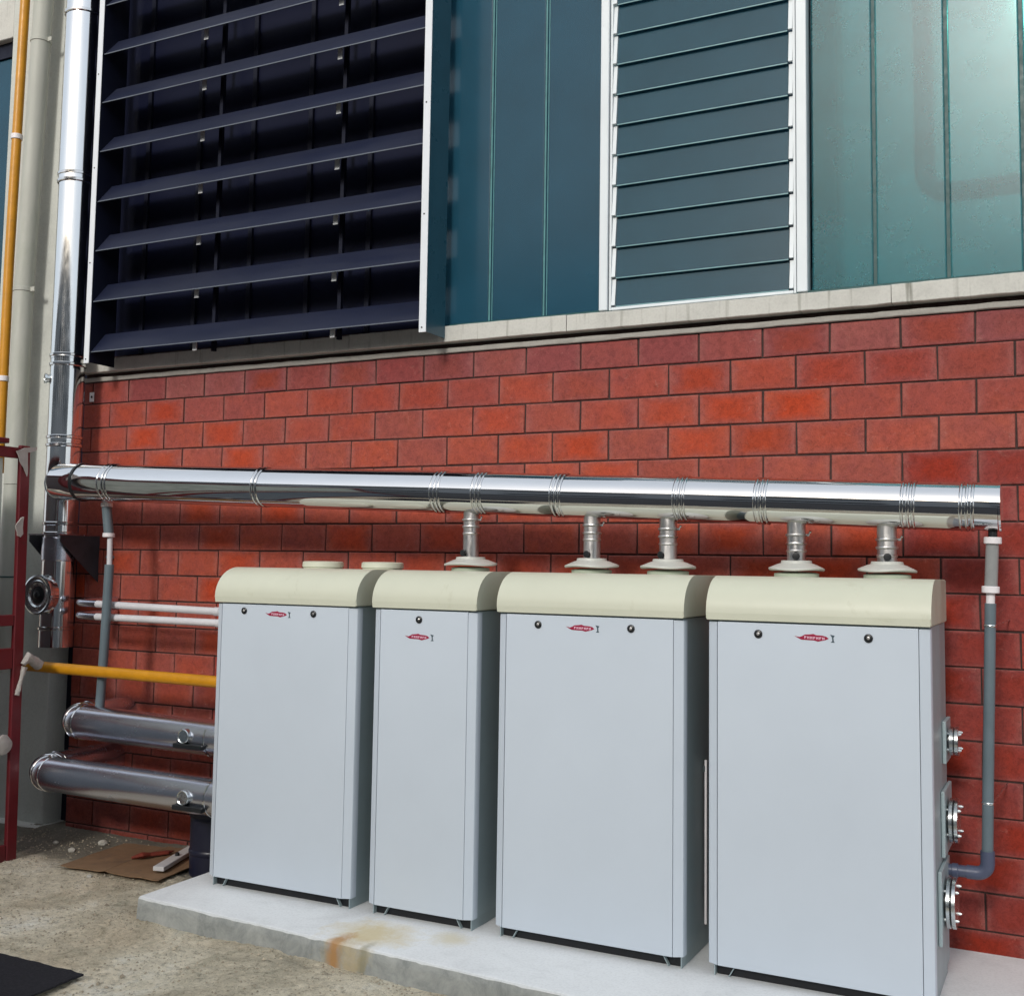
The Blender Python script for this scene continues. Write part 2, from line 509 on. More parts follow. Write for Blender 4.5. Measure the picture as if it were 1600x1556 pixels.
def sweep(bm, pts, rad, seg=24, cap=True):
    """mitred tube through pts; rad is one radius or a list"""
    pts = [Vector(p) for p in pts]
    n = len(pts)
    rs = rad if isinstance(rad, (list, tuple)) else [rad]*n
    d0 = (pts[1]-pts[0]).normalized()
    u, vv = frame_of(d0)
    rings = []
    prevd = d0
    for k in range(n):
        din = (pts[k]-pts[k-1]).normalized() if k > 0 else d0
        dout = (pts[k+1]-pts[k]).normalized() if k < n-1 else din
        if k > 0:
            q = prevd.rotation_difference(din)
            u = (q @ u).normalized()
            prevd = din
        vv = din.cross(u).normalized()
        nrm = (din+dout).normalized()
        ring = []
        for i in range(seg):
            a = 2*math.pi*i/seg
            o = (u*math.cos(a)+vv*math.sin(a))*rs[k]
            s = -o.dot(nrm)/din.dot(nrm)
            ring.append(bm.verts.new(pts[k]+o+din*s))
        rings.append(ring)
    for A, C in zip(rings, rings[1:]):
        for i in range(seg):
            j = (i+1) % seg
            bm.faces.new((A[i], A[j], C[j], C[i]))
    if cap:
        bm.faces.new(list(reversed(rings[0])))
        bm.faces.new(rings[-1])
    return bm

def arc_pts(c, a, b, r0, r1, n):
    """quarter-ish arc: centre c, from c+a*.. to c+b*.."""
    res = []
    for i in range(n+1):
        t = r0+(r1-r0)*i/n
        res.append(Vector(c)+Vector(a)*math.cos(t)+Vector(b)*math.sin(t))
    return res

def prism(bm, prof, x0, x1):
    """closed (y, z) outline pushed along x"""
    A = [bm.verts.new((x0, y, z)) for y, z in prof]
    C = [bm.verts.new((x1, y, z)) for y, z in prof]
    n = len(prof)
    for i in range(n):
        j = (i+1) % n
        bm.faces.new((A[i], A[j], C[j], C[i]))
    bm.faces.new(list(reversed(A)))
    bm.faces.new(C)
    return bm

def poly_extrude(bm, pts, vec):
    A = [bm.verts.new(Vector(p)) for p in pts]
    C = [bm.verts.new(Vector(p)+Vector(vec)) for p in pts]
    n = len(pts)
    for i in range(n):
        j = (i+1) % n
        bm.faces.new((A[i], A[j], C[j], C[i]))
    bm.faces.new(list(reversed(A)))
    bm.faces.new(C)
    return bm

def struct(o, kind='structure'):
    o['kind'] = kind
    return o

# ================================================================== SETTING
# ---- ground: one sheet to the horizon, fine where the photograph sees it
def fbm(x, y, s):
    return noise.fractal(Vector((x*s, y*s, 0.3)), 1.0, 2.0, 4)

def ground_h(x, y):
    if not (-5.2 < x < 4.0 and -3.6 < y < 0.4):
        return 0.028
    h = 0.016*fbm(x, y, 1.3)+0.008*fbm(x+9, y, 4.5)
    # churned, cloddy patches between smoother trodden ones
    m_ = min(1.0, max(0.0, 0.55+1.6*noise.noise(Vector((x*1.1+4, y*1.5, 7)))))
    h += m_*(0.016*(0.5-abs(noise.noise(Vector((x*9, y*9, 2)))))+0.009*fbm(x, y+5, 17.0)+0.006*noise.noise(Vector((x*38, y*38, 1))))
    return h*0.8+0.028

def axis(lo, hi, step, far):
    a = [lo+i*step for i in range(int(round((hi-lo)/step))+1)]
    left = [lo-x for x in (0.3, 0.8, 2, 5, 12, 30, 80, far)]
    right = [hi+x for x in (0.3, 0.8, 2, 5, 12, 30, 80, far)]
    return list(reversed(left))+a+right
bm = bmesh.new()
xs, ys = axis(-4.4, 2.8, 0.018, 400), axis(-3.1, -0.004, 0.018, 400)
grid = [[bm.verts.new((x, y, ground_h(x, y))) for x in xs] for y in ys]
for j in range(len(ys)-1):
    for i in range(len(xs)-1):
        bm.faces.new((grid[j][i], grid[j][i+1], grid[j+1][i+1], grid[j+1][i]))
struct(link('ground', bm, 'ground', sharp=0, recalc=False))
for p_ in bpy.data.objects['ground'].data.polygons:
    p_.use_smooth = True

# ---- the asphalt yard beyond the bare strip along the wall
MAT['asphalt'] = paint('yard_asphalt', (0.035, 0.035, 0.037), 0.85, 0.25, 12, bmp=0.2)
link('asphalt_yard', B(-120, 120, -120, -3.75, 0.02, 0.034), 'asphalt', sharp=0)['kind'] = 'structure'

# ---- concrete plinth under the boilers
SLAB_Z = 0.155
def slab_front(x):
    return -1.455-0.062*(x+1.66)
bm = bmesh.new()
nx = 150
prof_n = 9
rows = []
for i in range(nx+1):
    x = -1.66+i*(5.9/nx)
    yf = slab_front(x)
    j = 0.007*noise.noise(Vector((x*7, 1.3, 0)))+0.005*noise.noise(Vector((x*21, 4.3, 0)))
    ch = 0.010+0.010*max(0, noise.noise(Vector((x*13, 7.7, 2))))+0.012*max(0, noise.noise(Vector((x*31, 2.7, 5)))-0.2)
    ring = [(x, 0.02, SLAB_Z), (x, -0.5, SLAB_Z+0.002*noise.noise(Vector((x*2, 0, 0)))), (x, -1.0, SLAB_Z+0.002*noise.noise(Vector((x*2, 3, 0)))),
            (x, yf+ch+0.02, SLAB_Z), (x, yf+ch*0.9+j, SLAB_Z-0.002), (x, yf+0.002+j, SLAB_Z-ch*0.9), (x, yf-0.003+j, 0.10),
            (x, yf-0.006+j*0.6+0.006*noise.noise(Vector((x*9, 0, 9))), 0.05), (x, yf-0.012+j, -0.05)]
    rows.append([bm.verts.new(c) for c in ring])
for A, C in zip(rows, rows[1:]):
    for k in range(len(A)-1):
        bm.faces.new((A[k], A[k+1], C[k+1], C[k]))
for R_ in (rows[0], rows[-1]):
    bb = bm.verts.new((R_[0].co.x, 0.02, -0.05))
    bm.faces.new(R_+[bb])
struct(link('concrete_plinth', bm, 'slab', sharp=50))

# ---- brick wall
wall = thing('brick_wall', 'red terracotta block wall with dark joints behind the boilers', 'wall', (-0.5, 0, 0))
X_L, X_R = -3.90, 6.0
BL, BH, Z45 = 0.40, 0.20, 2.87
link('mortar_bed', B(X_L+0.004, X_R, 0.010, 0.30, -0.12, 3.66), 'mortar', wall, sharp=0)
BOILERS = [(-1.475, -0.395), (-0.27, 0.425), (0.565, 1.645), (1.775, 2.855)]
BY0, BY1 = -1.06, -0.38
def hidden(P):
    """is the point behind one of the boilers, seen from the camera?"""
    d = CAM-Vector(P)
    for (a, b_) in BOILERS:
        lo = (a, BY0, 0.15)
        hi = (b_, BY1, 2.15)
        t0, t1 = 1e-4, 1.0
        ok = True
        for k in range(3):
            if abs(d[k]) < 1e-9:
                if not lo[k] <= P[k] <= hi[k]:
                    ok = False
                continue
            ta, tb = (lo[k]-P[k])/d[k], (hi[k]-P[k])/d[k]
            if ta > tb:
                ta, tb = tb, ta
            t0, t1 = max(t0, ta), min(t1, tb)
        if ok and t0 < t1:
            return True
    return False

def brick_mesh(wd, ht, seed):
    """a block face with rounded arrises, a little uneven"""
    rnd = random.Random(seed)
    bm = bmesh.new()
    hw, hh, c = wd/2, ht/2, 0.0045
    j = lambda s=0.0020: rnd.uniform(-s, s)
    outer = [bm.verts.new((sx*(hw)+j(), 0.03, sz*hh+j())) for sx, sz in ((-1, -1), (1, -1), (1, 1), (-1, 1))]
    mid = [bm.verts.new((sx*hw+j(), c+j(0.0006), sz*hh+j())) for sx, sz in ((-1, -1), (1, -1), (1, 1), (-1, 1))]
    inn = [bm.verts.new((sx*(hw-c)+j(), j(0.0012), sz*(hh-c)+j())) for sx, sz in ((-1, -1), (1, -1), (1, 1), (-1, 1))]
    for A, C in ((outer, mid), (mid, inn)):
        for i in range(4):
            k = (i+1) % 4
            bm.faces.new((A[i], A[k], C[k], C[i]))
    bm.faces.new(inn)
    bmesh.ops.recalc_face_normals(bm, faces=bm.faces)
    f = max(bm.faces, key=lambda f: f.calc_area())
    if f.normal.y > 0:
        bmesh.ops.reverse_faces(bm, faces=bm.faces)
    me = bpy.data.meshes.new('brick')
    bm.to_mesh(me)
    bm.free()
    me.materials.append(MAT['brick'])
    return me
JT = 0.011
MESHES = {}
def get_mesh(wd, ht, var):
    k = (round(wd, 3), round(ht, 3), var)
    if k not in MESHES:
        MESHES[k] = brick_mesh(wd, ht, hash(k) & 0xffff)
    return MESHES[k]
cands = []
for n in range(-15, 4):
    z0, z1 = Z45+BH*n, Z45+BH*(n+1)
    if n == 3:
        z1 = 3.652
    off = 0.0 if n % 2 == 1 else 0.2
    # courses of the photograph: joints on multiples of 0.4 m for the 2nd and 4th course from the top
    off = {0: 0.0, 1: 0.2}[n % 2] if True else off
    k0 = int(math.floor((X_L-off)/BL))
    for k in range(k0, int((X_R-off)/BL)+1):
        x0, x1 = off+k*BL, off+(k+1)*BL
        x0, x1 = max(x0, X_L), min(x1, X_R)
        if x1-x0 < 0.05:
            continue
        cx, cz = (x0+x1)/2, (z0+z1)/2
        vis = 0
        for fx, fz in ((0.5, 0.5), (0.08, 0.1), (0.92, 0.1), (0.08, 0.9), (0.92, 0.9), (0.3, 0.7), (0.7, 0.3)):
            P = (x0+fx*(x1-x0), 0.0, z0+fz*(z1-z0))
            u_, v_, d_ = px(P)
            if 0 <= u_ <= 1600 and 0 <= v_ <= 1556 and P[2] > 0.0 and not hidden(P):
                vis += 1
        cands.append((vis/px((cx, 0, cz))[2]**2*(x1-x0), x0, x1, z0, z1, n))
cands.sort(key=lambda c: -c[0])
stuff = bmesh.new()
nb = 0
for sc_, x0, x1, z0, z1, n in cands:
    cx, cz, wd, ht = (x0+x1)/2, (z0+z1)/2, x1-x0-JT, z1-z0-JT*0.9
    rnd = random.Random(int(x0*1000)*31+n*977)
    if sc_ > 0 and nb < 298:
        nb += 1
        me = get_mesh(wd, ht, rnd.randrange(5))
        o = bpy.data.objects.new('brick', me)
        COL.objects.link(o)
        o.parent = wall
        o.location = (cx+0.5+rnd.uniform(-0.0012, 0.0012), rnd.uniform(-0.0025, 0.0015), cz+rnd.uniform(-0.001, 0.001))
        o.rotation_euler = (rnd.uniform(-0.004, 0.004), rnd.uniform(-0.002, 0.002), rnd.uniform(-0.003, 0.003))
        # fired colour of the block: orange red to brownish red; the weathered top courses are more purple
        a = rnd.random()
        bright = Vector((0.60, 0.105, 0.038))
        mid_ = Vector((0.50, 0.105, 0.062))
        dull = Vector((0.42, 0.115, 0.085))
        c = bright.lerp(mid_, min(1, a*2)) if a < 0.5 else mid_.lerp(dull, (a-0.5)*2)
        c = c.lerp(Vector((0.50, 0.105, 0.060)), 0.40)
        wx = {3: 0.75, 2: 0.30, 1: 0.14}.get(n, 0.04)
        if cx > 2.0 and n >= 1:
            wx = min(1, wx+0.25)
        wx = min(1, wx*rnd.uniform(0.5, 1.3))
        c = c.lerp(Vector((0.27, 0.055, 0.065)), wx)
        if cx > 2.8 and n < 0:  # rightmost boiler's shadow painted into the lower right blocks
            c = c.lerp(Vector((0.27, 0.032, 0.028)), 0.75)
        c *= rnd.uniform(0.92, 1.08)
        if n == 3:
            c = c.lerp(Vector((0.40, 0.16, 0.15)), rnd.uniform(0.0, 0.45))
        c *= 0.77
        if z1 < 1.35 and cx < -1.4:                # shade painted into the lower left blocks
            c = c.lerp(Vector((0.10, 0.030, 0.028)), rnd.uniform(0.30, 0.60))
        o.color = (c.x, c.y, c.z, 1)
    else:
        box(stuff, x0+JT/2, x1-JT/2, 0.0, 0.04, z0+JT/2, z1-JT/2)
o = link('brick_infill', stuff, 'brick_plain', wall, sharp=0)
o['kind'] = 'stuff'

# ---- sill and window band above the wall
win = thing('factory_window', 'long band of teal cast glass with white mullions above the brick wall', 'window', (1.5, 0, 3.66))
# lower fillet, uneven
def ragged_bar(x0, x1, y0, y1, z0, z1, step, amp, name, m, parent, seed):
    bm = bmesh.new()
    n = int((x1-x0)/step)
    rings = []
    for i in range(n+1):
        x = x0+(x1-x0)*i/n
        e = lambda k, a=amp: a*noise.noise(Vector((x*6.0, k*3.1+seed, 0)))+a*0.6*noise.noise(Vector((x*23.0, k*1.7+seed, 4)))
        c = 0.004
        rings.append([bm.verts.new(q) for q in ((x, y1, z0), (x, y0+c, z0+e(1)), (x, y0+e(2)*0.5, z0+c+e(1)), (x, y0+e(2)*0.5, z1-c+e(3)), (x, y0+c, z1+e(3)), (x, y1, z1))])
    for A, C in zip(rings, rings[1:]):
        for k in range(6):
            bm.faces.new((A[k], A[(k+1) % 6], C[(k+1) % 6], C[k]))
    bm.faces.new(rings[0])
    bm.faces.new(list(reversed(rings[-1])))
    return link(name, bm, m, parent, sharp=40)
ragged_bar(X_L, X_R, -0.016, 0.06, 3.655, 3.690, 0.05, 0.004, 'mortar_fillet', 'fillet', win, 1)
link('sill_core', B(X_L, X_R, 0.022, 0.26, 3.661, 3.86), 'mortar', win, sharp=0)  # dark colour paints the shade in the gap under the sill
# sill lengths with the crack joints seen in the photograph
SJ = [X_L, -2.6, -1.2, 0.52, 2.56, 4.3, X_R]
for i, (a, b_) in enumerate(zip(SJ, SJ[1:])):
    ragged_bar(a+0.002, b_-0.002, -0.060+0.002*(i % 2), 0.03, 3.724, 3.832+0.002*(i % 3), 0.03, 0.0028, 'sill', 'sill', win, 10+i)

def pane(name, x0, x1, z0, z1, y, th, m, parent, bev=0.006):
    return link(name, B(x0, x1, y, y+th, z0, z1, bev, 2), m, parent)
TOPZ = 7.2
GZ = 3.845
# cast-glass channels, each one a part
LSE = [-0.505, -0.098, 0.315, 0.728]
for a, b_ in zip(LSE, LSE[1:]):
    pane('glass_channel', a+0.007, b_-0.007, GZ, TOPZ, 0.020, 0.03, 'glass_left', win, 0.010)
for xs_ in LSE[1:-1]:
    link('sealant_strip', B(xs_-0.0062, xs_+0.0062, 0.022, 0.045, GZ, TOPZ), 'seal_pale', win)
    link('sealant_strip', B(xs_+0.020, xs_+0.026, 0.0175, 0.0215, GZ, TOPZ), 'seal_pale', win)
RSE = [2.088, 2.462, 2.866, 3.264, 3.665, 4.066, 4.47, 4.87, 5.27]
for a, b_ in zip(RSE, RSE[1:]):
    pane('glass_channel', a+0.009, b_-0.009, GZ, TOPZ, 0.020, 0.03, 'glass', win, 0.010)
for xs_ in RSE[1:-1]:
    link('sealant_strip', B(xs_-0.010, xs_+0.010, 0.026, 0.045, GZ, TOPZ), 'seal_dark', win)
link('glazing_bead', B(-0.40, 5.3, -0.005, 0.0195, 3.834, 3.858, 0.004), 'seal_dark', win)
# white mullions either side of the jalousie
for (a, b_) in ((0.735, 0.793), (2.015, 2.078)):
    link('mullion', B(a, b_, -0.030, 0.07, 3.848, TOPZ, 0.004), 'mullion', win)
link('upper_wall', B(-8.0, X_R, 0.0, 0.30, 7.205, 7.9), 'pier', win)
# jalousie
jal = thing('jalousie_window', 'tall jalousie window of tilted glass blades between two white mullions', 'window', (1.4, 0.0, 3.86))
JX0, JX1 = 0.800, 2.008
for (a, b_) in ((JX0, JX0+0.014), (JX1-0.014, JX1)):
    link('jamb', B(a, b_, -0.012, 0.06, 3.848, TOPZ), 'mullion', jal)
link('jalousie_rail', B(JX0+0.016, JX1-0.016, -0.016, 0.06, 3.846, 3.866, 0.003), 'mullion', jal)
JP = 0.2045
for i in range(17):
    z0 = 3.868 if i == 0 else 4.055+JP*(i-1)
    z1 = 4.055+JP*i+0.012
    if z1 > TOPZ:
        break
    # a blade leaning out at its foot
    bm = bmesh.new()
    yb, yt = -0.010, 0.012
    prof = [(yb, z0), (yb+0.006, z0-0.001), (yt+0.006, z1), (yt, z1+0.001)]
    prism(bm, prof, JX0+0.045, JX1-0.045)
    b1 = link('glass_blade', bm, 'glass_jal', jal, sharp=20)
    link('blade_edge', B(JX0+0.046, JX1-0.046, yb-0.0035, yb-0.0005, z0-0.001, z0+0.0055), 'glass_edge', jal)
    for (a, b_) in ((JX0+0.016, JX0+0.041), (JX1-0.041, JX1-0.016)):
        bm = bmesh.new()
        prism(bm, [(yb-0.006, z0+0.012), (yb+0.010, z0+0.010), (yt+0.012, z1-0.012), (yt-0.004, z1-0.010)], a, b_)
        link('blade_clip', bm, 'mullion', jal)

# ---- inside the hall, seen through the cast glass
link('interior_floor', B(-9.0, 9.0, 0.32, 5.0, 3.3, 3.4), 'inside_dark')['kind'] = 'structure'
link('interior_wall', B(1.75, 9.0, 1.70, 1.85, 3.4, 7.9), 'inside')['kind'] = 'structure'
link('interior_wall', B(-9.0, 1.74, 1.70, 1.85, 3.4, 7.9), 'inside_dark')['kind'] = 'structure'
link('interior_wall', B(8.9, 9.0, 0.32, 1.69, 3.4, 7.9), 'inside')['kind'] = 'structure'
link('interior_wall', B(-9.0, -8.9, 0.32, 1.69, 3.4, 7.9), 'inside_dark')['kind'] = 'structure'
bm = bmesh.new()
pts = [(2.73, 0.16, 7.4), (2.73, 0.16, 4.56)]
pts += arc_pts((2.87, 0.16, 4.54), (-0.14, 0, 0), (0, 0, -0.14), 0, math.pi/2, 6)
pts += [(5.2, 0.16, 4.40)]
sweep(bm, pts, 0.058, 18)
tag(link('pipe', bm, 'inside_pipe'), 'dark bent pipe showing dimly behind the cast glass at right', 'pipe')
tag(link('column', B(2.08, 2.24, 0.085, 0.3, 3.405, 7.5, 0.01), 'inside_pipe'), 'dark column showing dimly behind glass beside the right mullion', 'column')
cab = bmesh.new()
box(cab, 0.74, 2.06, 0.075, 0.40, 4.10, 4.50, 0.01)
box(cab, 0.90, 0.95, 0.12, 0.35, 3.41, 4.098)
box(cab, 1.85, 1.90, 0.12, 0.35, 3.41, 4.098)
tag(link('cupboard', cab, 'inside_pipe'), 'dark cupboard on legs showing dimly behind the lower jalousie blades', 'cupboard')
lamp = thing('hall_lamp', 'warm lit lamp glowing through the cast glass at upper right', 'lamp', (3.42, 0.95, 5.95))  # lamp added to put a warm glow behind the upper right panes
m, t, p = new_mat('lamp_glow')
p.inputs['Emission Color'].default_value = (1.0, 0.86, 0.62, 1)
p.inputs['Emission Strength'].default_value = 16.0
MAT['glow'] = m
bm = bmesh.new()
revolve(bm, (3.42, 0.95, 5.75), (0, 0, 1), [(0, 0.02), (0.02, 0.12), (0.10, 0.17), (0.18, 0.14), (0.22, 0.04)], 24)
link('bulb', bm, 'glow', lamp)
bm = bmesh.new()
revolve(bm, (3.42, 0.95, 5.975), (0, 0, 1), [(0, 0.17), (0.06, 0.10), (0.16, 0.04), (2.0, 0.02)], 24)
link('lamp_shade', bm, 'navyframe', lamp)

# ---- louvred sunshade box at the left
lou = thing('louvre_box', 'projecting sunshade of dark navy slats framed by white strips and a teal side', 'louvre', (-2.0, -0.06, 3.74))
FY = -0.325
link('side_fin', B(-0.405, -0.398, FY+0.002, -0.062, 3.748, TOPZ), 'fin', lou)
link('side_fin', B(-3.512, -3.505, FY+0.002, -0.062, 3.748, TOPZ), 'navyframe', lou)
for (a, b_) in ((-0.445, -0.390), (-3.560, -3.505)):
    st = link('front_strip', B(a, b_, FY-0.006, FY, 3.742, TOPZ, 0.0015), 'strip', lou)
    for k in range(6):
        bm = bmesh.new()
        revolve(bm, ((a+b_)/2-0.004, FY-0.0055, 3.775+k*0.78), (0, -1, 0), [(0, 0.0065), (0.003, 0.006), (0.004, 0.003)], 10)
        link('screw', bm, 'black', st)
SP = 0.4085
for i in range(9):
    z = 3.836+SP*i
    if z > TOPZ-0.05:
        break
    dip = random.uniform(-0.004, 0.004)
    bm = bmesh.new()
    yb, zb = FY+0.012, z+dip
    # blade rising inward, with a small turned-down lip
    prof = [(yb, zb-0.004), (yb+0.003, zb-0.006), (yb+0.006, zb-0.002), (yb+0.142, zb+0.163), (yb+0.139, zb+0.167), (yb+0.001, zb+0.003)]
    prism(bm, prof, -3.500, -0.448)
    s = link('slat', bm, 'slat', lou, sharp=25)
    link('slat_lip', B(-3.499, -0.449, yb-0.0035, yb-0.0005, zb-0.006, zb+0.0015), 'slat_edge', s)
    for bx_ in (-2.49, -1.215):
        link('slat_bracket', B(bx_-0.020, bx_+0.020, -0.245, -0.239, zb-0.050, zb+0.080), 'bracket_metal', s)
for bx_ in (-2.43, -1.26):
    link('support_bar', B(bx_-0.015, bx_+0.015, -0.112, -0.082, 3.80, TOPZ), 'navyframe', lou)
# dark glazing behind the slats
dkw = thing('dark_window', 'dark window hidden behind the navy slats of the sunshade', 'window', (-2.0, 0, 3.85))
xs_ = [-3.85, -3.30, -2.75, -2.2, -1.65, -1.1, -0.52]
for a, b_ in zip(xs_, xs_[1:]):
    pane('pane', a+0.02, b_-0.02, 3.862, TOPZ, 0.024, 0.012, 'glass_black', dkw, 0.002)
for a in xs_:
    link('frame', B(a-0.0195, a+0.0195, 0.0, 0.06, 3.862, TOPZ, 0.003), 'navyframe', dkw)

# ---- concrete pier at the left, and the next bay beyond it
pier = thing('concrete_pier', 'beige concrete pier behind the steel flue stack and downpipe', 'pier', (-4.5, 0, 0))
bm = B(-4.93, -4.10, -0.05, 0.3, -0.1, 7.9, 0.012, 2)
link('shaft', bm, 'pier', pier)
bm = B(-4.98, -4.05, -0.16, 0.3, -0.1, 0.035, 0.012, 2)
link('footing', bm, 'sill', pier)
link('recess', B(-4.098, -3.905, 0.14, 0.3, -0.1, 7.9), 'navyframe', pier)
lw = thing('bay_window', 'teal glazed window bay past the pier at the left edge', 'window', (-6.2, 0, 3.7))
link('lintel', B(-7.9, -4.935, -0.04, 0.28, 6.84, 7.2, 0.006), 'sill', lw)
link('head_frame', B(-7.9, -4.935, 0.02, 0.1, 6.70, 6.838), 'navyframe', lw)
for i in range(7):
    pane('glass_channel', -4.955-0.41*(i+1)+0.006, -4.955-0.41*i-0.006, 3.86, 6.698, 0.04, 0.03, 'glass_left', lw, 0.008)
link('sill', B(-7.9, -4.935, -0.06, 0.28, 3.72, 3.84, 0.004), 'sill', lw)
link('lower_wall', B(-7.9, -4.935, 0.0, 0.28, -0.1, 3.718), 'brick_plain', lw)

# ---- building across the yard (behind the camera, mirrored in the steel)
opp = thing('opposite_building', 'grey building across the yard mirrored in the polished flue', 'building', (0, -24, 0))
link('wall', B(-40, 40, -30, -24, -0.1, 10.6), 'opposite', opp)
link('roof', B(-40.5, 40.5, -30.5, -23.4, 10.605, 11.1), 'opp_dark', opp)
for zr_ in (1.4, 6.6):
    for i in range(12):
        x = -38+i*6.6
        f = link('window', B(x, x+4.2, -24.04, -23.99, zr_, zr_+2.2), 'opp_dark', opp)
        link('frame', B(x-0.08, x+4.28, -23.985, -23.96, zr_-0.1, zr_-0.02), 'opposite', f)

# ================================================================== BOILERS
def badge(x, z, parent, y=BY0, s=1.0):
    """flame-shaped red badge with pale lettering and a small dark emblem"""
    W = 0.062*s
    out_ = [(-1.45, 0.22), (-1.05, 0.05), (-0.85, 0.22), (-0.62, 0.55), (-0.2, 0.62), (0.05, 0.72), (0.25, 0.52), (0.75, 0.46), (1.05, 0.30), (1.25, -0.06),
            (1.0, -0.36), (0.7, -0.52), (0.4, -0.70), (0.1, -0.50), (-0.4, -0.48), (-0.9, -0.44), (-1.1, -0.22)]
    bm = bmesh.new()
    poly_extrude(bm, [(x+a*W, y-0.0012, z+b*W*0.42) for a, b in out_], (0, 0.002, 0))
    bd = link('badge', bm, 'red_badge', parent)
    bm = bmesh.new()
    rnd = random.Random(3)
    for k in range(7):
        x0 = x+(-0.66+k*0.235)*W
        ww = 0.17*W
        h = 0.10*W
        zc = z+(0.02-0.02*k)*W*0.42
        box(bm, x0, x0+ww*0.34, y-0.0024, y-0.0014, zc-h, zc+h)
        if k in (0, 3, 5):
            box(bm, x0+ww*0.36, x0+ww, y-0.0024, y-0.0014, zc+h*0.5, zc+h)
            box(bm, x0+ww*0.36, x0+ww*0.85, y-0.0024, y-0.0014, zc-h*0.25, zc+h*0.2)
        else:
            box(bm, x0+ww*0.66, x0+ww, y-0.0024, y-0.0014, zc-h, zc+h)
            box(bm, x0+ww*0.36, x0+ww*0.64, y-0.0024, y-0.0014, zc-h*0.1, zc+h*0.4)
    link('lettering', bm, 'pink', bd)
    bm = bmesh.new()
    ex = x+1.55*W
    poly_extrude(bm, [(ex-0.20*W, y-0.0012, z+0.30*W), (ex+0.16*W, y-0.0012, z+0.22*W), (ex+0.06*W, y-0.0012, z+0.06*W), (ex+0.08*W, y-0.0012, z-0.2*W),
                      (ex+0.16*W, y-0.0012, z-0.32*W), (ex-0.16*W, y-0.0012, z-0.32*W), (ex-0.03*W, y-0.0012, z-0.2*W), (ex-0.06*W, y-0.0012, z+0.08*W)], (0, 0.002, 0))
    link('emblem', bm, 'badge_dark', bd)

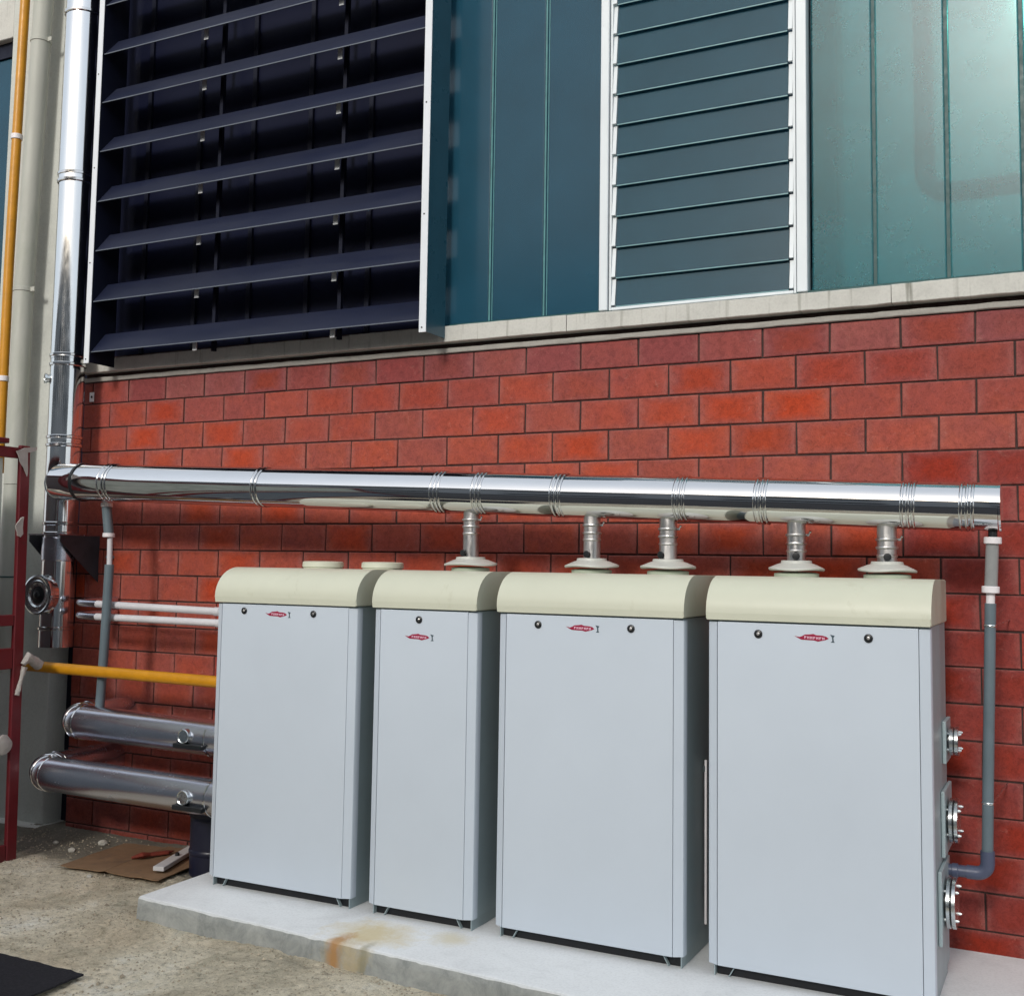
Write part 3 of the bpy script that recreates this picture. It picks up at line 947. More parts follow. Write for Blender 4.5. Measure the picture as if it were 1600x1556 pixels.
def boiler(x0, x1, label, locks, logo, caps=(), flanges=False):
    b = thing('boiler', label, 'boiler', ((x0+x1)/2, (BY0+BY1)/2, SLAB_Z), 'white modular boilers in a row on the plinth')
    zb, zt = 0.215, 1.928
    CX_, CY_ = 0.050, 0.026
    link('cabinet', B(x0+0.004, x1-0.004, BY0+CY_+0.001, BY1, zb+0.004, zt-0.002), 'cabinet', b)
    # door
    link('door', B(x0+CX_+0.003, x1-CX_-0.003, BY0, BY0+0.022, zb, zt-0.008, 0.003, 2), 'door', b)
    # chamfered corner posts
    for s, xe in ((1, x0), (-1, x1)):
        xi = xe+s*CX_
        bm = bmesh.new()
        outl = [(xi-s*0.0, BY0+0.001), (xe+s*0.004, BY0+CY_-0.003), (xe, BY0+CY_+0.004), (xe, BY0+CY_+0.05), (xe+s*0.003, BY0+CY_+0.05), (xi, BY0+CY_)]
        poly_extrude(bm, [(a, c, zb+0.002) for a, c in outl], (0, 0, zt-zb-0.012))
        link('corner_post', bm, 'door', b)
    # lid: rounded front edge
    prof = [(BY0-0.006, 1.930), (BY0-0.007, 1.965)]
    for i in range(13):
        a = math.pi/2*i/12
        prof.append((BY0-0.007+0.215*(1-math.cos(a)), 1.965+0.188*math.sin(a)))
    prof += [(BY1+0.0, 2.150), (BY1+0.006, 2.140), (BY1+0.006, 1.930)]
    bm = bmesh.new()
    prism(bm, prof, x0-0.006, x1+0.006)
    es = [e for e in bm.edges if abs(e.verts[0].co.x-e.verts[1].co.x) < 1e-6]
    bmesh.ops.bevel(bm, geom=es, offset=0.005, segments=2, affect='EDGES')
    link('lid', bm, 'lid', b, sharp=40)
    # base channel and feet
    link('base_channel', B(x0+0.036, x1-0.022, BY0+0.062, BY1-0.03, SLAB_Z+0.001, zb+0.002), 'steel_dark', b)
    for s, xe in ((1, x0+0.028), (-1, x1-0.012)):
        bm = bmesh.new()
        box(bm, min(xe, xe+s*0.005), max(xe, xe+s*0.005), BY0+0.030, BY1-0.02, SLAB_Z, zb+0.003)
        xq = xe+s*0.105
        poly_extrude(bm, [(xq, BY0+0.036, zb+0.002), (xq+s*0.005, BY0+0.036, zb+0.002), (xq-s*0.030, BY0+0.036, SLAB_Z+0.001), (xq-s*0.036, BY0+0.036, SLAB_Z+0.001)], (0, 0.024, 0))
        link('foot', bm, 'cabinet', b)
    for (lx, lz) in locks:
        bm = bmesh.new()
        revolve(bm, (lx, BY0+0.001, lz), (0, -1, 0), [(0, 0.021), (0.006, 0.021), (0.009, 0.017), (0.0095, 0.010), (0.007, 0.0095)], 24)
        k = link('lock', bm, 'black', b)
        bm = bmesh.new()
        revolve(bm, (lx, BY0-0.005, lz), (0, -1, 0), [(0, 0.0085), (0.004, 0.008), (0.005, 0.005)], 14)
        link('lock_core', bm, 'stub', k)
    badge(logo[0], logo[1], b)
    for cx in caps:
        bm = bmesh.new()
        revolve(bm, (cx, -0.60, 2.148), (0, 0, 1), [(0, 0.128), (0.012, 0.128), (0.014, 0.136), (0.044, 0.134), (0.050, 0.125), (0.052, 0.06)], 48)
        link('cap', bm, 'lid', b)
    if flanges:
        for (fy, fz, r, nbolt) in ((-0.50, 1.333, 0.073, 4), (-0.56, 0.948, 0.110, 4), (-0.73, 0.590, 0.120, 4)):
            bm = bmesh.new()
            box(bm, x1-0.002, x1+0.016, fy-r*1.25, fy+r*1.9, fz-r*1.45, fz+r*1.45, 0.004, 2)
            link('side_plate', bm, 'cabinet', b)
            bm = bmesh.new()
            revolve(bm, (x1+0.010, fy, fz), (1, 0, 0), [(0, r*0.62), (0.03, r*0.62)], 32)
            link('pipe_end', bm, 'black', b)
            bm = bmesh.new()
            bx_ = x1+0.026
            revolve(bm, (bx_, fy, fz), (1, 0, 0), [(0, r*0.97), (0.002, r), (0.017, r), (0.019, r*0.97)], 48)
            fl = link('flange', bm, 'zinc', b)
            bm = bmesh.new()
            revolve(bm, (bx_+0.0193, fy, fz), (1, 0, 0), [(0, r*0.9), (0.0045, r*0.9)], 40)
            link('gasket', bm, 'black', fl)
            bm = bmesh.new()
            revolve(bm, (bx_+0.0243, fy, fz), (1, 0, 0), [(0, r*0.97), (0.002, r), (0.017, r), (0.019, r*0.97)], 48)
            fl2 = link('flange', bm, 'zinc', b)
            for q in range(nbolt):
                a = 2*math.pi*(q+0.5)/nbolt
                by, bz = fy+r*0.78*math.cos(a), fz+r*0.78*math.sin(a)
                bm = bmesh.new()
                revolve(bm, (bx_-0.016, by, bz), (1, 0, 0), [(0, 0.0075), (0.0155, 0.0075)], 6)
                revolve(bm, (bx_+0.0436, by, bz), (1, 0, 0), [(0, 0.0075), (0.009, 0.0075), (0.0091, 0.0045), (0.014, 0.004)], 6)
                link('bolt', bm, 'zinc', fl2)
    return b

boiler(*BOILERS[0], 'leftmost white boiler, two flat round caps and no flue on its lid', [(-1.242, 1.88), (-0.705, 1.876)], (-0.985, 1.866), caps=(-0.978, -0.512))
boiler(*BOILERS[1], 'narrow white boiler with a single black lock above its red badge', [(0.049, 1.868)], (0.043, 1.768))
boiler(*BOILERS[2], 'wide white boiler between the narrow one and the one with side flanges', [(0.815, 1.868), (1.359, 1.866)], (1.072, 1.858))
boiler(*BOILERS[3], 'rightmost white boiler with three zinc flanges on its right side', [(2.039, 1.866), (2.574, 1.866)], (2.309, 1.858), flanges=True)

# ================================================================== FLUE
def coll_z(x):
    return 2.516+(3.14-x)*(2.767-2.516)/6.34
def coll_r(x):
    return 0.121+(3.14-x)*(0.018/6.34)
flue = thing('flue_collector', 'long horizontal polished steel flue pipe running above the boilers', 'flue pipe', (0, -0.6, 2.6))
RX = [-2.88, -1.48, -0.066, 0.225, 0.752, 1.505, 1.96, 2.715, 2.995]
ends = [-3.19]+RX+[3.14]
random.seed(21)
for a, b_ in zip(ends, ends[1:]):
    r = coll_r((a+b_)/2)
    ja, jb = random.uniform(-0.0025, 0.0025), random.uniform(-0.0025, 0.0025)
    bm = bmesh.new()
    A, C = Vector((a+0.001, -0.6, coll_z(a)+ja)), Vector((b_-0.001, -0.6, coll_z(b_)+jb))
    L = (C-A).length
    nseg = max(2, int(L/0.06))
    prof = [(L*i/nseg, r) for i in range(nseg+1)]
    revolve(bm, A, C-A, prof, 72)
    link('pipe_section', bm, 'chrome', flue)
axis_dir = Vector((1, 0, -(2.767-2.516)/6.34))
for i, x in enumerate(RX):
    r = coll_r(x)
    offs = (-0.028, 0.0, 0.026) if i not in (0, 1) else (-0.018, 0.018)
    if i == 0:
        offs = (-0.045, 0.0, 0.03)
    for k, o_ in enumerate(offs):
        bm = bmesh.new()
        c = Vector((x+o_, -0.6, coll_z(x+o_)))
        revolve(bm, c, axis_dir, [(-0.009, r+0.0005), (-0.005, r+0.0045), (0, r+0.006), (0.005, r+0.0045), (0.009, r+0.0005)], 72, cap=False)
        link('joint_ring', bm, 'ringsteel', flue)
bm = bmesh.new()
revolve(bm, (3.1395, -0.6, coll_z(3.14)), (1, 0, 0), [(0, 0.1235), (0.010, 0.1235), (0.012, 0.118), (0.012, 0.03)], 64)
link('end_cap', bm, 'chrome', flue)
# mitred bend into the stack
ST = Vector((-3.82, -0.25, 0))
bm = bmesh.new()
sweep(bm, [(-3.74, -0.31, coll_z(-3.45)+0.005), (-3.395, -0.60, coll_z(-3.395)), (-3.195, -0.60, coll_z(-3.195))], 0.139, 64)
link('bend', bm, 'chrome', flue)
bm = bmesh.new()
revolve(bm, (-3.20, -0.6, coll_z(-3.20)), axis_dir, [(-0.012, 0.139), (-0.010, 0.146), (0.010, 0.146), (0.012, 0.139)], 64, cap=False)
link('gasket_band', bm, 'black', flue)

# stack
stk = thing('flue_stack', 'tall vertical polished steel flue stack beside the louvre box', 'flue pipe', (ST.x, ST.y, 1.49))
ZJ = [(1.49, 0.132), (1.64, 0.129), (2.40, 0.130), (3.13, 0.132), (3.80, 0.134), (5.27, 0.140), (6.70, 0.145), (8.6, 0.145)]
for (a, ra), (b_, rb) in zip(ZJ, ZJ[1:]):
    bm = bmesh.new()
    nseg = max(2, int((b_-a)/0.1))
    revolve(bm, (ST.x+random.uniform(-0.002, 0.002), ST.y, a+0.0005), (0, 0, 1), [((b_-a-0.001)*i/nseg, (ra+rb)/2) for i in range(nseg+1)], 72)
    link('pipe_section', bm, 'chromev', stk)
for z, r in ((1.64, 0.132), (2.39, 0.131), (2.47, 0.131), (3.10, 0.133), (3.165, 0.133), (3.755, 0.135), (3.83, 0.136), (5.27, 0.142), (5.33, 0.142), (6.70, 0.147)):
    bm = bmesh.new()
    revolve(bm, (ST.x, ST.y, z), (0, 0, 1), [(-0.016, r), (-0.010, r+0.008), (0.008, r+0.009), (0.014, r)], 72, cap=False)
    link('joint_ring', bm, 'ringsteel', stk)
bm = bmesh.new()
revolve(bm, (ST.x, ST.y, 2.30), (0, 0, 1), [(-0.13, 0.131), (-0.12, 0.136), (0.05, 0.136), (0.06, 0.131)], 64, cap=False)
link('support_collar', bm, 'insul', stk)
# inspection tee
bm = bmesh.new()
revolve(bm, (ST.x, ST.y-0.10, 1.905), (0, -1, 0), [(0, 0.135), (0.06, 0.135)], 56)
link('tee_branch', bm, 'chromev', stk)
bm = bmesh.new()
revolve(bm, (ST.x, ST.y-0.15, 1.905), (0, -1, 0), [(0, 0.140), (0.005, 0.156), (0.035, 0.160), (0.05, 0.156), (0.056, 0.142), (0.050, 0.132), (0.048, 0.118), (0.054, 0.110), (0.052, 0.096), (0.040, 0.085), (0.036, 0.05)], 56)
cp = link('inspection_cap', bm, 'zinc', stk)
bm = bmesh.new()
revolve(bm, (ST.x, ST.y-0.183, 1.905), (0, -1, 0), [(0, 0.075), (0.006, 0.070), (0.014, 0.03), (0.030, 0.024), (0.034, 0.012)], 32)
link('cap_knob', bm, 'black', cp)
# branch collar for the collector
bm = bmesh.new()
d = Vector((0.345, -0.29, 0)).normalized()
revolve(bm, Vector((ST.x, ST.y, coll_z(-3.45)+0.006))+d*0.06, d, [(0, 0.128), (0.13, 0.128), (0.135, 0.1405)], 56)
link('tee_branch', bm, 'chromev', stk)
bm = bmesh.new()
revolve(bm, (ST.x-0.095, ST.y-0.08, 3.64), (-0.55, -0.83, 0), [(0, 0.035), (0.03, 0.035), (0.032, 0.042), (0.05, 0.042), (0.05, 0.024), (0.042, 0.02)], 24)
link('sampling_port', bm, 'zinc', stk)

# wall bracket under the stack
brk = thing('stack_bracket', 'dark triangular steel wall bracket holding up the flue stack', 'bracket', (ST.x, 0, 2.3))
for sx in (-0.175, 0.170):
    bm = bmesh.new()
    x = ST.x+sx
    poly_extrude(bm, [(x, -0.40, 2.375), (x, 0.0 if sx > 0 else -0.051, 2.375), (x, 0.0 if sx > 0 else -0.051, 2.00), (x, -0.40, 2.325)], (0.005, 0, 0))
    link('gusset', bm, 'steel_grey', brk)
bm = bmesh.new()
for (a, b_, c, d_) in ((-0.175, -0.15, -0.41, -0.052), (0.15, 0.175, -0.41, -0.002), (-0.149, 0.149, -0.41, -0.385)):
    box(bm, ST.x+a, ST.x+b_, c, d_, 2.376, 2.384)
link('shelf_plate', bm, 'insul', brk)

# ---- flue connections from the boilers to the collector
STUBS = [(0.132, 'steel flue connection on the narrow boiler', 0.165),
         (0.940, 'left steel flue connection on the wide boiler beside the narrow one', 0.160),
         (1.407, 'right steel flue connection on the wide boiler beside the narrow one', 0.158),
         (2.130, 'left steel flue connection on the rightmost boiler', 0.148),
         (2.598, 'right steel flue connection on the rightmost boiler', 0.148)]
for i, (x, lab, cr) in enumerate(STUBS):
    rnd = random.Random(100+i)
    f = thing('flue_connection', lab, 'flue pipe', (x, -0.6, 2.150), 'short flue pipes joining boilers to the collector')
    bm = bmesh.new()
    revolve(bm, (x, -0.6, 2.1495), (0, 0, 1), [(0, 0.118), (0.020, 0.118), (0.024, 0.105), (0.03, 0.06)], 48)
    link('base_ring', bm, 'ringbase', f)
    bm = bmesh.new()
    seg = 48
    rings = []
    for (dz, r) in ((0.0, cr-0.004), (0.006, cr), (0.012, cr-0.002), (0.034, cr*0.66), (0.038, cr*0.56), (0.052, cr*0.54), (0.053, 0.056), (0.03, 0.054)):
        ring = []
        for k in range(seg):
            a = 2*math.pi*k/seg
            wob = 0.004*math.sin(3*a+i)*(r/cr)**2
            ring.append(bm.verts.new((x+r*math.cos(a), -0.6+r*math.sin(a), 2.186+dz+wob)))
        rings.append(ring)
    for A, C in zip(rings, rings[1:]):
        for k in range(seg):
            j = (k+1) % seg
            bm.faces.new((A[k], A[j], C[j], C[k]))
    bm.faces.new(list(reversed(rings[0])))
    link('rain_cowl', bm, 'cowl', f)
    ztop = coll_z(x)-coll_r(x)+0.02
    bm = bmesh.new()
    revolve(bm, (x, -0.6, 2.20), (0, 0, 1), [(0, 0.050), ((ztop-2.20)*0.5, 0.0495), (ztop-2.20, 0.0495)], 40)
    link('pipe', bm, 'stub', f)
    zr = ztop-0.058-0.006*i
    for dz, r in ((0, 0.058), (-0.042-0.004*(i % 2), 0.057), (-0.085, 0.054)):
        bm = bmesh.new()
        revolve(bm, (x, -0.6, zr+dz), (0, 0, 1), [(-0.008, 0.0502), (-0.006, r-0.002), (0, r), (0.006, r-0.002), (0.008, 0.0502)], 40, cap=False)
        link('clamp_ring', bm, 'stub', f)
    bm = bmesh.new()
    a = rnd.uniform(-0.5, 0.2)
    d = Vector((math.sin(a), -math.cos(a), 0))
    revolve(bm, Vector((x, -0.6, 2.262))+d*0.045, d, [(0, 0.014), (0.012, 0.014), (0.013, 0.020), (0.024, 0.020), (0.025, 0.010)], 14)
    link('test_port', bm, 'black', f)
    bm = bmesh.new()
    box(bm, x+0.056, x+0.070, -0.606, -0.594, zr-0.006, zr+0.006, 0.002)
    revolve(bm, (x+0.064, -0.6, zr), (0.3, -0.2, 0.4), [(0, 0.004), (0.02, 0.004), (0.0205, 0.007), (0.026, 0.007)], 8)
    link('clamp_screw', bm, 'zinc', f)

# ================================================================== DRAINS
def tube_obj(name, pts, r, m, parent, seg=24):
    bm = bmesh.new()
    sweep(bm, pts, r, seg)
    return link(name, bm, m, parent)
def ring_obj(name, c, ax, r, h, m, parent, seg=28):
    bm = bmesh.new()
    revolve(bm, c, ax, [(-h/2, r*0.94), (-h/2+0.003, r), (h/2-0.003, r), (h/2, r*0.94)], seg)
    return link(name, bm, m, parent)
dr = thing('condensate_drain', 'grey condensate drain pipe at the right end of the flue with bottom elbow', 'drain pipe', (3.06, -0.56, 0.7))
top, mid, low = Vector((3.106, -0.60, 2.35)), Vector((3.091, -0.58, 2.05)), Vector((3.052, -0.55, 0.78))
tube_obj('nipple', [(3.108, -0.60, 2.42), (3.106, -0.60, 2.365)], 0.022, 'black', dr)
ring_obj('collar', top, (0.02, 0, 1), 0.042, 0.034, 'collar', dr)
tube_obj('trap_body', [(3.104, -0.598, 2.335), (3.093, -0.585, 2.12)], 0.031, 'traptube', dr)
ring_obj('collar', (3.091, -0.583, 2.105), (0.03, 0, 1), 0.042, 0.034, 'collar', dr)
tube_obj('pipe_neck', [(3.0905, -0.581, 2.089), (3.0885, -0.58, 2.035)], 0.021, 'collar', dr)
tube_obj('pipe', [(3.0886, -0.58, 2.037), (3.074, -0.57, 1.55), (3.060, -0.558, 1.10), (3.052, -0.55, 0.80)], 0.027, 'greypipe', dr)
el = [(3.052, -0.55, 0.815), (3.052, -0.55, 0.755)]+arc_pts((3.0, -0.55, 0.755), (0.052, 0, 0), (0, 0, -0.052), 0.3, math.pi/2, 6)+[(2.955, -0.55, 0.703)]
tube_obj('elbow', el, 0.0335, 'bluepipe', dr)
tube_obj('pipe', [(2.958, -0.55, 0.703), (2.858, -0.55, 0.703)], 0.029, 'bluepipe', dr)
ring_obj('collar', (2.90, -0.55, 0.703), (1, 0, 0), 0.034, 0.03, 'bluepipe', dr)
for z in (1.925, 1.05):
    xc = 3.052+(z-0.8)*0.0296
    yc = -0.55-(z-0.8)*0.024
    ring_obj('pipe_clip', (xc, yc, z), (0, 0, 1), 0.031, 0.012, 'zinc', dr)
    tube_obj('clip_stem', [(xc+0.02, yc+0.02, z), (xc+0.06, -0.001, z+0.01)], 0.004, 'zinc', dr, 8)

dl = thing('condensate_drain', 'grey condensate drain pipe with a trap under the left end of the flue', 'drain pipe', (-3.04, -0.48, 0.9))
ring_obj('collar', (-3.045, -0.515, 2.600), (0, 0, 1), 0.043, 0.03, 'collar', dl)
tube_obj('nipple', [(-3.045, -0.53, 2.66), (-3.045, -0.52, 2.612)], 0.025, 'collar', dl)
tube_obj('trap_body', [(-3.045, -0.515, 2.586), (-3.022, -0.505, 2.385)], 0.036, 'greypipe', dl)
ring_obj('collar', (-3.022, -0.505, 2.372), (0, 0, 1), 0.044, 0.03, 'collar', dl)
tube_obj('pipe_neck', [(-3.012, -0.50, 2.356), (-3.012, -0.495, 2.15)], 0.020, 'whitepipe', dl)
tube_obj('pipe', [(-3.012, -0.495, 2.152), (-3.035, -0.49, 1.50), (-3.06, -0.49, 0.95)], 0.034, 'greypipe', dl)

# ================================================================== PIPES AT THE LEFT
gas = thing('gas_pipe', 'yellow horizontal gas pipe entering the leftmost boiler', 'gas pipe', (-2.7, -0.56, 1.34))
tube_obj('pipe', [(-3.95, -0.56, 1.369), (-1.477, -0.56, 1.350)], 0.0405, 'yellow', gas, 32)
el = [(-3.775, -0.56, 1.368), (-3.84, -0.56, 1.369)]+arc_pts((-3.84, -0.56, 1.285), (0, 0, 0.084), (-0.084, 0, 0), 0.25, math.pi/2, 6)+[(-3.928, -0.56, 1.12)]
# bandaged joint by the red post, wrapped unevenly
def wrap(pts, rr, seed):
    bm = bmesh.new()
    P, Rr = [], []
    for (p0, r0), (p1, r1) in zip(zip(pts, rr), zip(pts[1:], rr[1:])):
        for k in range(8):
            P.append(Vector(p0).lerp(Vector(p1), k/8))
            Rr.append((r0+(r1-r0)*k/8)*(1+0.22*noise.noise(Vector((seed, len(P)*0.9, 0)))))
    P.append(Vector(pts[-1]))
    Rr.append(rr[-1])
    sweep(bm, P, Rr, 18)
    for v in bm.verts:
        v.co += Vector((noise.noise(v.co*40), noise.noise(v.co*40+Vector((5, 0, 0))), noise.noise(v.co*40+Vector((0, 7, 0)))))*0.007
    return bm
link('tape_wrap', wrap([(-3.425, -0.74, 1.405), (-3.41, -0.81, 1.44), (-3.395, -0.862, 1.47), (-3.40, -0.90, 1.42)], [0.040, 0.034, 0.028, 0.020], 2), 'tape', gas)
link('tape_tail', wrap([(-3.405, -0.885, 1.40), (-3.41, -0.905, 1.31), (-3.41, -0.935, 1.20)], [0.024, 0.014, 0.018], 6), 'tape', gas)

gv = thing('gas_riser', 'yellow vertical gas riser at the left edge beside the downpipe', 'gas pipe', (-4.60, -0.22, 3.0))
tube_obj('pipe', [(-4.612, -0.22, 2.9), (-4.616, -0.22, 4.7), (-4.570, -0.22, 7.9)], 0.040, 'yellow', gv, 28)
for z in (5.80, 3.70):
    ring_obj('clamp', (-4.612 if z < 5 else -4.600, -0.22, z), (0, 0, 1), 0.048, 0.045, 'collar', gv)
dp = thing('downpipe', 'thick pale grey downpipe running down the pier beside the yellow riser', 'downpipe', (-4.42, -0.2, 1.2))
def dpx(z):
    return -4.455+max(0.0, (z-4.8))*0.032
for (a, b_) in ((1.25, 2.035), (2.035, 2.80), (2.80, 4.45), (4.45, 6.62), (6.62, 8.2)):
    tube_obj('pipe', [(dpx(a)+0.012, -0.2, a+0.002), (dpx(b_)+0.012, -0.2, b_-0.002)], 0.080 if a > 2.1 else 0.078, 'downpipe', dp, 36)
for z in (6.62, 4.45):
    ring_obj('clamp', (dpx(z)+0.012, -0.2, z), (0, 0, 1), 0.086, 0.035, 'downpipe', dp, 36)
    link('clamp_ear', B(dpx(z)+0.090, dpx(z)+0.140, -0.205, -0.195, z-0.02, z+0.02, 0.003), 'downpipe', dp)
ring_obj('clamp', (dpx(2.0)+0.012, -0.2, 2.035), (0, 0, 1), 0.083, 0.012, 'seal_dark', dp, 36)

# open red steel frame at the left edge; unseen body and panels added for shade
rf = thing('site_cabin', 'red steel corner post and rails of a cabin at the left edge, hung with tape', 'cabin', (-4.6, -2.6, 0.02))
CXF = -3.395                       # plane of the face that looks towards the boilers
def red_x(z):
    return CXF-0.020*z
def lean(bm):
    for v in bm.verts:
        v.co.x += -0.020*v.co.z
    return bm
link('post', lean(B(CXF-0.035, CXF, -0.968, -0.880, 0.0, 3.02, 0.006)), 'redsteel', rf)
link('post', lean(B(CXF-0.035, CXF, -4.9, -4.79, 0.0, 3.02, 0.006)), 'redsteel', rf)
for (z0, z1) in ((0.03, 0.15), (1.39, 1.54), (1.70, 1.78), (2.92, 3.0)):
    link('rail', lean(B(CXF-0.034, CXF-0.004, -4.788, -0.970, z0, z1, 0.005)), 'redsteel', rf)
for (z0, z1, m_) in ((0.152, 1.388, 'panel_low'), (1.542, 1.698, 'panel'), (1.782, 2.918, 'panel')):
    for k in range(4):
        ya, yb_ = -1.09-0.92*k, -1.09-0.92*(k+1)
        link('panel', lean(B(CXF-0.06, CXF-0.03, yb_+0.003, ya-0.003, z0+0.002, z1-0.002, 0.004)), m_, rf)  # unseen panels of the shade box, added for shade
link('body', lean(B(-5.9, CXF-0.12, -4.88, -1.09, 0.03, 2.98)), 'panel_low', rf)  # added out-of-view block that shades the lower left
link('roof', lean(B(-5.95, CXF+0.005, -4.93, -1.07, 3.022, 3.06, 0.006)), 'redsteel', rf)
def rag_strip(name, pts, th, m, parent, seed):
    """torn tape or cloth: an outline in the x-z plane, thin and crumpled"""
    bm = bmesh.new()
    poly_extrude(bm, pts, (th, 0, 0))
    bmesh.ops.subdivide_edges(bm, edges=bm.edges[:], cuts=2, use_grid_fill=True)
    for v in bm.verts:
        v.co += Vector((noise.noise(v.co*19+Vector((seed, 0, 0)))*0.012, noise.noise(v.co*13+Vector((0, seed, 0)))*0.014, noise.noise(v.co*17+Vector((0, 0, seed)))*0.012))
    return link(name, bm, m, parent, sharp=60)
def T(pts):
    return [(red_x(z)+0.012, y, z) for y, z in pts]
rag_strip('tape_strip', T([(-1.02, 2.97), (-0.95, 3.005), (-0.84, 3.012), (-0.84, 2.99), (-0.925, 2.965), (-0.905, 2.87), (-0.925, 2.79), (-0.945, 2.85), (-0.99, 2.90)]), 0.006, 'tape', rf, 3)
rag_strip('tape_strip', T([(-1.0, 2.42), (-0.955, 2.485), (-0.935, 2.49), (-0.935, 2.37), (-0.965, 2.34), (-1.0, 2.35)]), 0.008, 'tape', rf, 8)
bm = bmesh.new()
revolve(bm, (red_x(0.86)-0.01, -1.045, 0.86), (1, 0, 0), [(0, 0.06), (0.02, 0.072), (0.04, 0.068), (0.055, 0.04), (0.06, 0.02)], 28)
for v in bm.verts:
    v.co += Vector((noise.noise(v.co*15), 0, noise.noise(v.co*15+Vector((3, 0, 0)))))*0.012
link('wrapped_end', bm, 'tape', rf)

# two thin white pipes
for k, (z0, z1, nm) in enumerate(((1.851, 1.822, 'upper of the two thin white pipes behind the left drain'), (1.754, 1.747, 'lower of the two thin white pipes behind the left drain'))):
    wp = thing('white_pipe', nm, 'pipe', (-2.4, -0.42, z1), 'thin white pipes into the leftmost boiler')
    el = [(-1.477, -0.42, z1), (-3.20, -0.42, z0)]
    tube_obj('pipe', el, 0.027, 'whitepipe', wp)
    tube_obj('pipe', [(-3.198, -0.42, z0), (-3.36, -0.42, z0+0.003), (-3.40, -0.40, z0+0.005), (-3.42, -0.36, z0+0.01), (-3.42, -0.02, z0+0.02)], [0.0265]*5, 'insul', wp)
    ring_obj('coupling', (-2.02+0.03*k, -0.42, z1+0.009*(1-k)), (1, 0, 0), 0.031, 0.05, 'whitepipe', wp)

# insulated header pipes
def header(y, z0, z1, xl, label, gx, gz):
    h = thing('insulated_pipe', label, 'pipe', (-2.4, y, z1), 'aluminium jacketed header pipes')
    r = 0.124
    bm = bmesh.new()
    A, C = Vector((xl+0.26, y, z0)), Vector((-1.477, y, z1))
    L = (C-A).length
    n = 24
    revolve(bm, A, C-A, [(L*i/n, r+0.0006*math.sin(i*2.1)) for i in range(n+1)], 56)
    link('jacket', bm, 'insul', h)
    # segmented bend turning back to the wall
    pts = [Vector((xl+0.27, y, z0))]
    c = Vector((xl+0.26, y+0.17, z0))
    nseg = 4
    for i in range(nseg+1):
        a = math.pi/2*i/nseg
        pts.append(c+Vector((-math.sin(a)*0.15, -math.cos(a)*0.17, 0)))
    pts.append(Vector((xl+0.11, -0.001, z0)))
    bm = bmesh.new()
    sweep(bm, pts, r, 48)
    link('jacket_bend', bm, 'insul', h)
    for i in range(1, len(pts)-1):
        d = (pts[i+1]-pts[i-1]).normalized()
        bm = bmesh.new()
        revolve(bm, pts[i], d, [(-0.010, r), (-0.006, r+0.005), (0.006, r+0.005), (0.010, r)], 48, cap=False)
        link('jacket_band', bm, 'ringsteel', h)
    ring = bmesh.new()
    revolve(ring, Vector((gx+0.16, y, z1)), (1, 0, 0), [(-0.010, r), (-0.006, r+0.004), (0.006, r+0.004), (0.010, r)], 48, cap=False)
    link('jacket_band', ring, 'ringsteel', h)
    # thermometer on the front
    bm = bmesh.new()
    revolve(bm, (gx, y-0.10, gz), (0, -1, 0), [(0, 0.050), (0.045, 0.050), (0.050, 0.046), (0.046, 0.040)], 36)
    g = link('thermometer', bm, 'zinc', h)
    bm = bmesh.new()
    revolve(bm, (gx, y-0.140, gz), (0, -1, 0), [(0, 0.039), (0.004, 0.039)], 32)
    link('dial', bm, 'collar', g)
    bm = bmesh.new()
    poly_extrude(bm, [(gx-0.004, y-0.1455, gz-0.012), (gx+0.004, y-0.1455, gz-0.012), (gx+0.012, y-0.1455, gz+0.026), (gx+0.008, y-0.1455, gz+0.028)], (0, 0.001, 0))
    link('needle', bm, 'black', g)
    bm = B(gx-0.085, gx+0.17, y-0.155, y-0.11, gz-0.082, gz-0.050, 0.004)
    link('gauge_shelf', bm, 'black', h)
header(-0.55, 0.985, 0.960, -3.39, 'upper silver insulated pipe with a dial thermometer left of the boilers', -2.045, 0.985)
header(-0.73, 0.625, 0.612, -3.50, 'lower silver insulated pipe with a dial thermometer left of the boilers', -1.865, 0.620)

# small things on the wall and in the gap
tg = thing('wall_plate', 'tiny white fixing plate with a dark hole on the wall beside the stack', 'plate', (-3.80, -0.004, 3.53))
bm = B(-3.825, -3.775, -0.012, -0.0035, 3.49, 3.57, 0.003)
pl = link('plate', bm, 'collar', tg)
bm = bmesh.new()
revolve(bm, (-3.798, -0.011, 3.53), (0, -1, 0), [(0, 0.012), (0.003, 0.010)], 12)
link('bolt', bm, 'black', tg)
rod = thing('conduit', 'thin pale vertical conduit in the gap left of the rightmost boiler', 'pipe', (1.70, -0.72, 0.155))
tube_obj('tube', [(1.665, -0.72, 0.30), (1.665, -0.72, 1.16)], 0.007, 'collar', rod, 10)
link('tube_clip', B(1.650, 1.664, -0.73, -0.71, 1.10, 1.13), 'zinc', rod)
cnd = thing('wall_conduit', 'short grey conduit on the wall right of the flue stack', 'pipe', (-3.52, -0.03, 1.9))
tube_obj('tube', [(-3.50, -0.03, 1.98), (-3.50, -0.03, 2.32)], 0.014, 'greypipe', cnd, 12)
link('tube_clip', B(-3.525, -3.475, -0.047, -0.001, 2.20, 2.22), 'greypipe', cnd)

